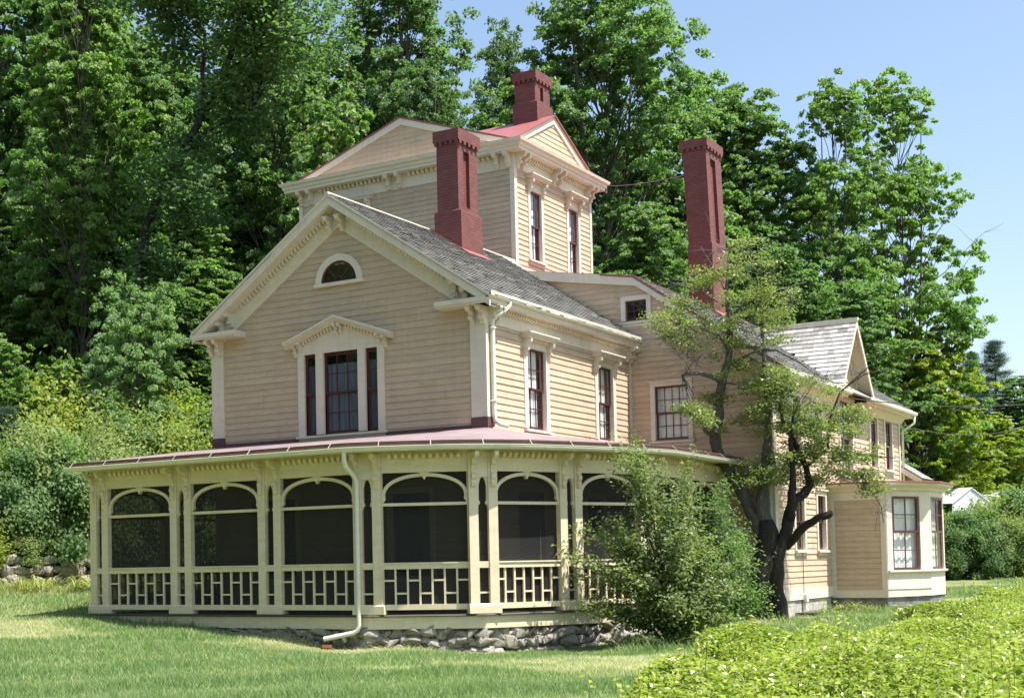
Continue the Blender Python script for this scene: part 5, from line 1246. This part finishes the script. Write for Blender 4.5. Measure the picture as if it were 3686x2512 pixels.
# ------------------------------------------------------------ clipped hedge in the foreground
def hedge():
    rng = np.random.default_rng(123)
    ed = [(.50, 4.0), (.92, 6.1), (3.05, 11.2), (5.7, 14.6), (8.6, 19.5), (13.9, 28.5), (17, 34)]
    dd = np.array([e[1] for e in ed]); ll = np.array([e[0] for e in ed])
    n = 620000; d = 4.2 + (32 - 4.2) * rng.uniform(0, 1, n) ** 1.7; e = np.interp(d, dd, ll) + .18 * np.sin(d * 2.3) + .1 * np.sin(d * 5.1)
    off = rng.uniform(0, 1, n) ** 1.5 * np.minimum(6.0, .56 * d - e + .5)
    lat = e + off; hor = np.array([-math.sin(YAW), math.cos(YAW)]); rt = np.array([math.cos(YAW), math.sin(YAW)])
    X = CC.x + d * hor[0] + lat * rt[0]; Y = CC.y + d * hor[1] + lat * rt[1]
    G = gz(X, Y); zt = .375 + .05 * np.sin(X * 1.7 + Y) + .06 * np.sin(Y * 2.3 - X * .6) + .05 * np.sin(X * 5 + Y * 3.1)
    edge = np.clip(off / .18, 0, 1); top = G + (zt - G) * (.72 + .28 * np.sqrt(edge))
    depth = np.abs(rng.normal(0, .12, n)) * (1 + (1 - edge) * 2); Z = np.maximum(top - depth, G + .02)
    Nn = np.stack([-.0 * X, 0 * X, np.ones(n)], 1) + rng.normal(0, .5, (n, 3)); Nn[:, 0] += -rt[0] * (1 - edge) * .8; Nn[:, 1] += -rt[1] * (1 - edge) * .8
    gap = np.sin(X * 7.3 + 2 * np.sin(Y * 3.1)) * np.sin(Y * 8.1 + 2 * np.sin(X * 2.7)) + .5 * np.sin(X * 17 + Y * 13); kp = (gap < .45) | (rng.uniform(0, 1, n) < .12)
    X, Y, Z, Nn, depth, edge, top, G = X[kp], Y[kp], Z[kp], Nn[kp], depth[kp], edge[kp], top[kp], G[kp]; n = len(X)
    big = np.where(rng.uniform(0, 1, n) < .12, 1.6, 1.0) * rng.uniform(.7, 1.15, n)
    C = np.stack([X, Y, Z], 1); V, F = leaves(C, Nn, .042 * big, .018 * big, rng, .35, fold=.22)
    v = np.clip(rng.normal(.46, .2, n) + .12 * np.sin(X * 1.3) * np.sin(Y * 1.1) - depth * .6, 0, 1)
    # upright shoots
    m = 240; k = rng.integers(0, n, m); SC = []; SN = []; T = MB()
    for i in k:
        if edge[i] < .2: continue
        b = np.array([X[i], Y[i], top[i] - .05]); h = rng.uniform(.10, .34); ln_ = rng.normal(0, .2, 2)
        T.tube([b, b + np.array([ln_[0] * h, ln_[1] * h, h])], [.0028, .0015], 3, cap=False)
        for j in range(int(h / .02)):
            t = (j + 1) * .02 / h; c = b + np.array([ln_[0] * h, ln_[1] * h, h]) * t; a = rng.uniform(0, 6.28); SC.append(c + np.array([math.cos(a), math.sin(a), .3]) * .018); SN.append([math.cos(a) * .5 + rng.normal(0, .2), math.sin(a) * .5, .7])
    V2, F2_ = leaves(np.array(SC), np.array(SN), .040, .018, rng, .1, fold=.2)
    hd = thing("hedge", "broad yellow green hedge of small pointed leaves filling the lower right corner", "hedge", (0, 0, 0))
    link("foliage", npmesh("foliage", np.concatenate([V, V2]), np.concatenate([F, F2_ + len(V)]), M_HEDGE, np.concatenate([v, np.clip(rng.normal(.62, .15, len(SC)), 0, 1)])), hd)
    for q in range(300):
        i = int(rng.integers(0, n)); b = np.array([X[i], Y[i], G[i] - .05]); T.tube([b, np.array([X[i] + rng.normal(0, .1), Y[i] + rng.normal(0, .1), top[i] - .06])], [.008, .003], 4, cap=False)
    T.build("stems", M_LILY, hd)
hedge()
# ------------------------------------------------------------ gnarled apple tree
def apple():
    rng = np.random.default_rng(7); rnd = random.Random(7); D0 = 34.0
    T = thing("apple_tree", "gnarled old apple tree with split black trunk and thin foliage beside the house corner", "tree", tuple(at(1745, 1412, D0)))
    base = Vector(T.location); dark = MB(); pale = MB(); nodes = []; dark.val = .15; pale.val = .85
    def limb(mb, pts, jit=.0, seg=8):
        P = []; Rr = []
        for i in range(len(pts) - 1):
            (x0, y0, r0, q0), (x1, y1, r1, q1) = pts[i], pts[i + 1]; n = max(2, int(math.hypot(x1 - x0, y1 - y0) / 14))
            for k in range(n + (1 if i == len(pts) - 2 else 0)):
                t = k / n; j = (r0 + (r1 - r0) * t) * .18
                P.append(at(x0 + (x1 - x0) * t + rnd.uniform(-j, j), y0 + (y1 - y0) * t + rnd.uniform(-j, j), D0 + q0 + (q1 - q0) * t) - base); Rr.append((r0 + (r1 - r0) * t) * D0 * 1.586 / CF * rnd.uniform(.92, 1.08))
        mb.tube(P, Rr, seg); nodes.extend(zip(P, Rr)); return P
    limb(dark, [(1741, 1422, 43, 0), (1738, 1395, 33, 0), (1733, 1330, 27, 0), (1738, 1260, 25, 0), (1741, 1205, 24, 0), (1737, 1182, 15, .05)], seg=12)
    limb(dark, [(1776, 1420, 24, -.15), (1768, 1385, 19, -.15), (1758, 1330, 17, -.15), (1768, 1260, 15, -.15), (1785, 1200, 13.5, -.1), (1793, 1165, 12.5, 0), (1803, 1135, 11.5, .05), (1825, 1120, 10, .1), (1838, 1100, 8.5, .2), (1829, 1060, 6.5, .2), (1807, 1010, 7, .1), (1789, 975, 6, 0), (1776, 955, 4, 0), (1768, 900, 2.5, 0)], seg=10)
    limb(dark, [(1793, 1180, 11, -.1), (1797, 1120, 9, -.3), (1800, 1060, 7, -.4), (1794, 1000, 5, -.5), (1800, 940, 3, -.6)])
    limb(dark, [(1782, 1240, 11, -.1), (1800, 1222, 10, -.3), (1829, 1192, 9, -.6), (1858, 1174, 8.5, -.8), (1880, 1168, 8, -.9), (1888, 1163, 6, -.95)])
    pale.val = .6
    limb(pale, [(1742, 1222, 20, .02), (1738, 1192, 19, .05), (1728, 1160, 14, .1), (1730, 1118, 12, .2), (1735, 1060, 11, .3), (1742, 1000, 10, .3), (1745, 930, 8, .3), (1738, 860, 6, .4), (1730, 770, 4, .5), (1728, 700, 2.5, .5), (1722, 640, 1.5, .5)])
    limb(pale, [(1737, 1222, 18, .05), (1725, 1192, 18, .15), (1704, 1160, 15, .3), (1674, 1097, 14, .5), (1655, 1071, 13, .6), (1634, 1038, 13, .6), (1622, 1000, 13, .6), (1628, 955, 14, .6), (1632, 905, 12, .6), (1640, 870, 10, .6), (1653, 810, 8, .6), (1655, 760, 7, .6), (1653, 720, 6, .6), (1649, 666, 4, .6), (1651, 610, 2.5, .6), (1655, 560, 1.4, .6)], seg=10)
    pale.val = .85
    limb(pale, [(1622, 985, 10, .6), (1606, 975, 11, .5), (1600, 962, 8, .45)])
    limb(pale, [(1640, 868, 7, .6), (1614, 853, 6, .4), (1585, 846, 5, .2), (1556, 848, 4.5, .1), (1549, 854, 4, .1)])
    limb(pale, [(1650, 790, 4, .6), (1630, 760, 2.6, .3), (1590, 745, 2, 0), (1540, 735, 1.2, -.2)])
    limb(pale, [(1657, 785, 5, .6), (1714, 788, 4, .3), (1764, 795, 3, 0), (1818, 824, 2, -.2), (1850, 850, 1, -.3)])
    limb(pale, [(1655, 830, 4, .6), (1690, 808, 3, .3), (1735, 790, 2, 0)])
    limb(dark, [(1829, 1060, 4, .2), (1871, 1025, 3, 0), (1943, 1031, 2.2, -.3), (2033, 1039, 1, -.5)])
    limb(dark, [(1850, 1040, 3, .1), (1879, 1017, 2.6, 0), (1882, 953, 2.2, -.1), (1907, 889, 1.8, -.2), (1997, 810, 1, -.4)])
    limb(dark, [(1907, 889, 1.5, -.2), (1960, 850, 1.2, -.4), (2030, 835, .8, -.5)])
    limb(pale, [(1653, 720, 3, .6), (1690, 690, 2.4, .4), (1760, 660, 1.8, .2), (1830, 640, 1, 0)])
    limb(pale, [(1651, 640, 2, .6), (1700, 600, 1.6, .4), (1740, 560, 1, .3)]); limb(pale, [(1649, 666, 2, .6), (1620, 610, 1.4, .5), (1590, 560, .8, .4)]); limb(pale, [(1653, 700, 2.4, .6), (1590, 660, 1.6, .5), (1520, 640, .9, .3)])
    limb(pale, [(1900, 1075, 1.4, -.5), (1975, 1105, 1.2, -.6), (2000, 1150, 1, -.6), (2005, 1185, .8, -.6)])
    blobs = [(1555, 690, 55, 26, 1), (1520, 735, 40, 22, 1), (1600, 650, 55, 26, .9), (1680, 605, 55, 30, .7), (1725, 640, 55, 30, .9), (1600, 735, 55, 25, 1), (1690, 690, 60, 30, 1), (1560, 772, 34, 16, .7), (1700, 560, 38, 22, .6), (1765, 700, 45, 28, .7),
             (1690, 880, 80, 28, 1.3), (1760, 865, 60, 26, 1.1), (1830, 890, 55, 28, 1.1), (1885, 935, 55, 30, 1.2), (1745, 915, 60, 28, 1.0), (1800, 1020, 55, 36, 1.2), (1855, 1040, 55, 32, 1.2), (1700, 955, 40, 28, .8), (1572, 930, 26, 14, .8), (1625, 905, 30, 10, .5), (1870, 985, 55, 28, 1.1), (1930, 960, 45, 26, .8), (1720, 1055, 50, 26, 1), (1905, 1060, 45, 26, .9), (1960, 1080, 40, 20, .7), (1800, 1100, 45, 26, 1), (1720, 1100, 40, 24, .9), (1940, 1025, 50, 20, .7), (1990, 1110, 28, 16, .5), (1655, 760, 50, 28, .9), (1740, 760, 50, 24, .7), (1850, 960, 50, 30, 1), (1780, 955, 45, 26, .9), (1640, 620, 40, 22, .6), (1590, 955, 18, 18, .5), (1675, 830, 45, 18, .7), (1700, 735, 50, 24, .9), (1765, 1060, 45, 26, .9)]
    C = []; N = []; px2m = D0 * 1.586 / CF
    for x, y, a, b, dn in blobs:
        q = rnd.uniform(-1.0, .9); c = at(x, y, D0 + q) - base; ns = sorted(nodes, key=lambda k: (k[0] - c).length_squared)[:1][0]
        pale.val = rnd.uniform(.5, .95); tw = pale if rnd.random() < .7 else dark
        for _ in range(5):
            e = c + Vector((rnd.gauss(0, a * .5), rnd.gauss(0, a * .5), rnd.gauss(0, b * .5))) * px2m; s0 = ns[0]; mid = s0.lerp(e, .5) + Vector((rnd.uniform(-1, 1), rnd.uniform(-1, 1), rnd.uniform(-.3, .8))) * .10 * (e - s0).length
            tw.tube([s0, s0.lerp(mid, .6), mid.lerp(e, .3), e], [.014, .010, .007, .003], 4, cap=False)
        for _ in range(7):
            p = c + Vector((rnd.gauss(0, a * .5), rnd.gauss(0, a * .5), rnd.gauss(0, b * .5))) * px2m; e = p + Vector((rnd.gauss(0, .2), rnd.gauss(0, .2), rnd.gauss(.03, .12)))
            tw.tube([p, p.lerp(e, .5) + Vector((0, 0, .02)), e], [.006, .004, .002], 3, cap=False)
        k = int(9 * dn); sub = rng.normal(0, 1, (k, 3)) * np.array([a * .62, a * .62, b * .62]) * px2m; n = int((1150 if y > 840 else 900) * dn); w_ = rng.integers(0, k, n)
        P = np.array(c) + sub[w_] + rng.normal(0, 1, (n, 3)) * np.array([.15, .15, .065]); C.append(P); N.append(np.array([0, 0, .9]) + rng.normal(0, .5, (n, 3)))
    # bare dead twigs
    pale.val = 1.0
    for x, y in ((1560, 800), (1590, 810), (1530, 790), (1700, 820), (1760, 820), (1690, 610), (1750, 620), (1800, 700), (1950, 850), (1840, 860), (1560, 640), (1660, 560), (1990, 1160), (1740, 800), (1870, 870), (1510, 770)):
        c = at(x, y, D0 + rnd.uniform(-.6, .8)) - base; ns = sorted(nodes, key=lambda k: (k[0] - c).length_squared)[0]
        pale.tube([ns[0], ns[0].lerp(c, .5) + Vector((0, 0, .08)), c], [.012, .008, .005], 4, cap=False)
        for _ in range(16):
            e = c + Vector((rnd.gauss(0, .55), rnd.gauss(0, .45), rnd.gauss(.05, .32))); s0 = ns[0].lerp(c, rnd.uniform(.5, 1)); pale.tube([s0, s0.lerp(e, .5) + Vector((rnd.gauss(0, .05), 0, rnd.gauss(0, .05))), e], [.006, .004, .0018], 3, cap=False)
    dark.build("trunk", M_APPLE, T, smooth=True); pale.build("limbs", M_APPLE, T, smooth=True)
    C = np.concatenate(C); V, F = leaves(C, np.concatenate(N), .072, .043, rng, .3, fold=.15)
    link("crown", npmesh("crown", V, F, M_APPLEL, np.clip(rng.normal(.55, .22, len(C)), 0, 1)), T)
apple()

# ------------------------------------------------------------ shrubs by the porch
def shrub(px, d, top, wpx, label, seed, mat, n, ll, lw, sparse):
    rng = np.random.default_rng(seed); rnd = random.Random(seed); p = at(px, 1290, d); z0 = g1(p.x, p.y); H = at(px, top, d).z - z0; RAD = wpx / 2 * d * 1.586 / CF
    t = thing("shrub", label, "shrub", (p.x, p.y, z0)); T = MB(); C = []; N = []; v = []
    for i in range(64):
        a = rnd.uniform(0, 6.28); s = rnd.uniform(.2, 1.1) * RAD * (1 + .28 * math.sin(3 * a + seed)); hz = H * rnd.uniform(.3, 1.08) * math.sqrt(max(.12, 1 - (s / RAD / 1.25) ** 2)); P = []
        for k in range(9):
            q = k / 8; P.append(np.array([math.cos(a) * s * q ** 1.3 + rnd.gauss(0, .02), math.sin(a) * s * q ** 1.3 + rnd.gauss(0, .02), hz * (1.35 * q - .35 * q * q * (1 + s / RAD * .5)) - .05]))
        T.tube(P, [.016 * (1 - .85 * k / 8) for k in range(9)], 5, cap=False)
        for m in range(n // 64):
            q = rnd.uniform(.22, 1.03) ** .8; k = min(7, int(q * 8)); f = q * 8 - k; c = P[k] * (1 - f) + P[k + 1] * f; r_ = .17 * rnd.uniform(.3, 1.25)
            c = c + rng.normal(0, 1, 3) * np.array([r_, r_, r_ * .7]); c[2] = max(c[2], .05); C.append(c); N.append(np.array([0, 0, .75]) + rng.normal(0, .5, 3) + np.array([math.cos(a), math.sin(a), 0]) * .4); v.append(rng.normal(.5, .2))
        for _ in range(4):
            k = rnd.randint(3, 7); e = P[k] + np.array([rnd.gauss(0, .2), rnd.gauss(0, .2), rnd.gauss(.05, .15)]); T.tube([P[k], e], [.006, .002], 3, cap=False)
    for i in range(sparse):
        a = rnd.choice([rnd.uniform(0, 6.28), 2.6 + YAW + rnd.gauss(0, .5)]); up = rnd.random() < .55; s = RAD * (rnd.uniform(.2, .7) if up else rnd.uniform(1.1, 1.45)); hz = H * (rnd.uniform(1.0, 1.22) if up else rnd.uniform(.45, .85))
        P = [np.array([math.cos(a) * s * (k / 8) ** 1.4, math.sin(a) * s * (k / 8) ** 1.4, hz * (1.3 * k / 8 - .3 * (k / 8) ** 2 * (1 if up else 1.5))]) for k in range(9)]; T.tube(P, [.013 * (1 - .85 * k / 8) for k in range(9)], 5, cap=False)
        for m in range(95):
            q = rnd.uniform(.55, 1.02); k = min(7, int(q * 8)); f = q * 8 - k; c = P[k] * (1 - f) + P[k + 1] * f + rng.normal(0, .07, 3); C.append(c); N.append(np.array([0, 0, .75]) + rng.normal(0, .5, 3)); v.append(rng.normal(.6, .2))
    V, F = leaves(np.array(C), np.array(N), ll, lw, rng, .35, fold=.15)
    link("foliage", npmesh("foliage", V, F, mat, np.clip(np.array(v), 0, 1)), t); T.build("stems", M_BARK, t)
shrub(1512, 28.6, 1062, 350, "big loose light green shrub sprawling in front of the porch's right end", 41, M_SHRUB, 25000, .095, .044, 46)
shrub(1625, 31.8, 1075, 185, "darker fine leaved shrub between the big shrub and the apple tree", 43, M_MAPLE, 17000, .075, .035, 0)

# ------------------------------------------------------------ far white tent, shed, wires
def tent():
    o = at(2172, 1150, 65.5); z = g1(o.x, o.y); t = thing("tent", "white canvas tent roof showing past the bay above dark bushes", "tent", (o.x, o.y, z))
    zb = at(2172, 1143, 65.5).z - z; zr = at(2172, 1108, 65.5).z - z
    mb = MB(WORLD); w_, l_ = 1.15, 1.8
    for a, b in ((-1, 1), (1, -1)):
        mb.add([(0, -l_ / 2, zr), (0, l_ / 2, zr), (a * w_, l_ / 2, zb), (a * w_, -l_ / 2, zb), (0, -l_ / 2, zr - .04), (0, l_ / 2, zr - .04), (a * w_, l_ / 2, zb - .04), (a * w_, -l_ / 2, zb - .04)], [(0, 1, 2, 3), (7, 6, 5, 4), (3, 2, 6, 7), (0, 3, 7, 4)])
    r_ = mb.build("tent_roof", M_WHITE, t)
    mb = MB(Fr(0, -l_ / 2 + .05, 1, 0)); mb.poly([(-w_ + .05, 0), (w_ - .05, 0), (w_ - .05, zb), (0, zr - .05), (-w_ + .05, zb)], -.03, .0); mb.fr = Fr(w_ - .06, 0, 0, 1); mb.b(-l_ / 2 + .1, l_ / 2, 0, zb, -.03, 0); mb.build("tent_wall", M_WHITE, t)
    t.rotation_euler = (0, 0, R(55))
    o = at(2255, 1150, 68); z = g1(o.x, o.y); s = thing("shed", "low distant shed with a grey brown roof right of the white tent", "shed", (o.x, o.y, z)); zr = at(2255, 1115, 68).z - z; zb = at(2255, 1131, 68).z - z
    mb = MB(WORLD); mb.hexa([(-2.0, -1.4, zb - .1), (2.0, -1.4, zb - .1), (2.0, 0, zr - .1), (-2.0, 0, zr - .1), (-2.0, -1.4, zb), (2.0, -1.4, zb), (2.0, 0, zr), (-2.0, 0, zr)]); mb.hexa([(-2.0, 1.4, zb - .1), (2.0, 1.4, zb - .1), (2.0, .01, zr - .1), (-2.0, .01, zr - .1), (-2.0, 1.4, zb), (2.0, 1.4, zb), (2.0, .01, zr), (-2.0, .01, zr)]); mb.build("roof", M_SHINGLE2, s)
    mb = MB(WORLD); mb.box(-1.9, 1.9, -1.2, 1.2, -.3, zb - .12); mb.build("wall", M_WHITE, s); s.rotation_euler = (0, 0, R(28))
tent()
def wire(a, b, sag, label, n=14):
    a, b = Vector(a), Vector(b); pts = [a.lerp(b, i / n) - Vector((0, 0, sag * 4 * (i / n) * (1 - i / n))) for i in range(n + 1)]
    mb = MB(); mb.tube(pts, .016, 5); o = mb.build("overhead_wire", M_BLACK); tag(o, label, "wire", "overhead wires at the right")
wire((11.3, 13.9, 5.35), at(2420, 905, 50), .25, "upper overhead wire running level right from below the dormer gable")
wire((11.25, 21.3, 5.05), at(2420, 925, 60), .6, "lower overhead wire sagging right from the rear gutter's end")
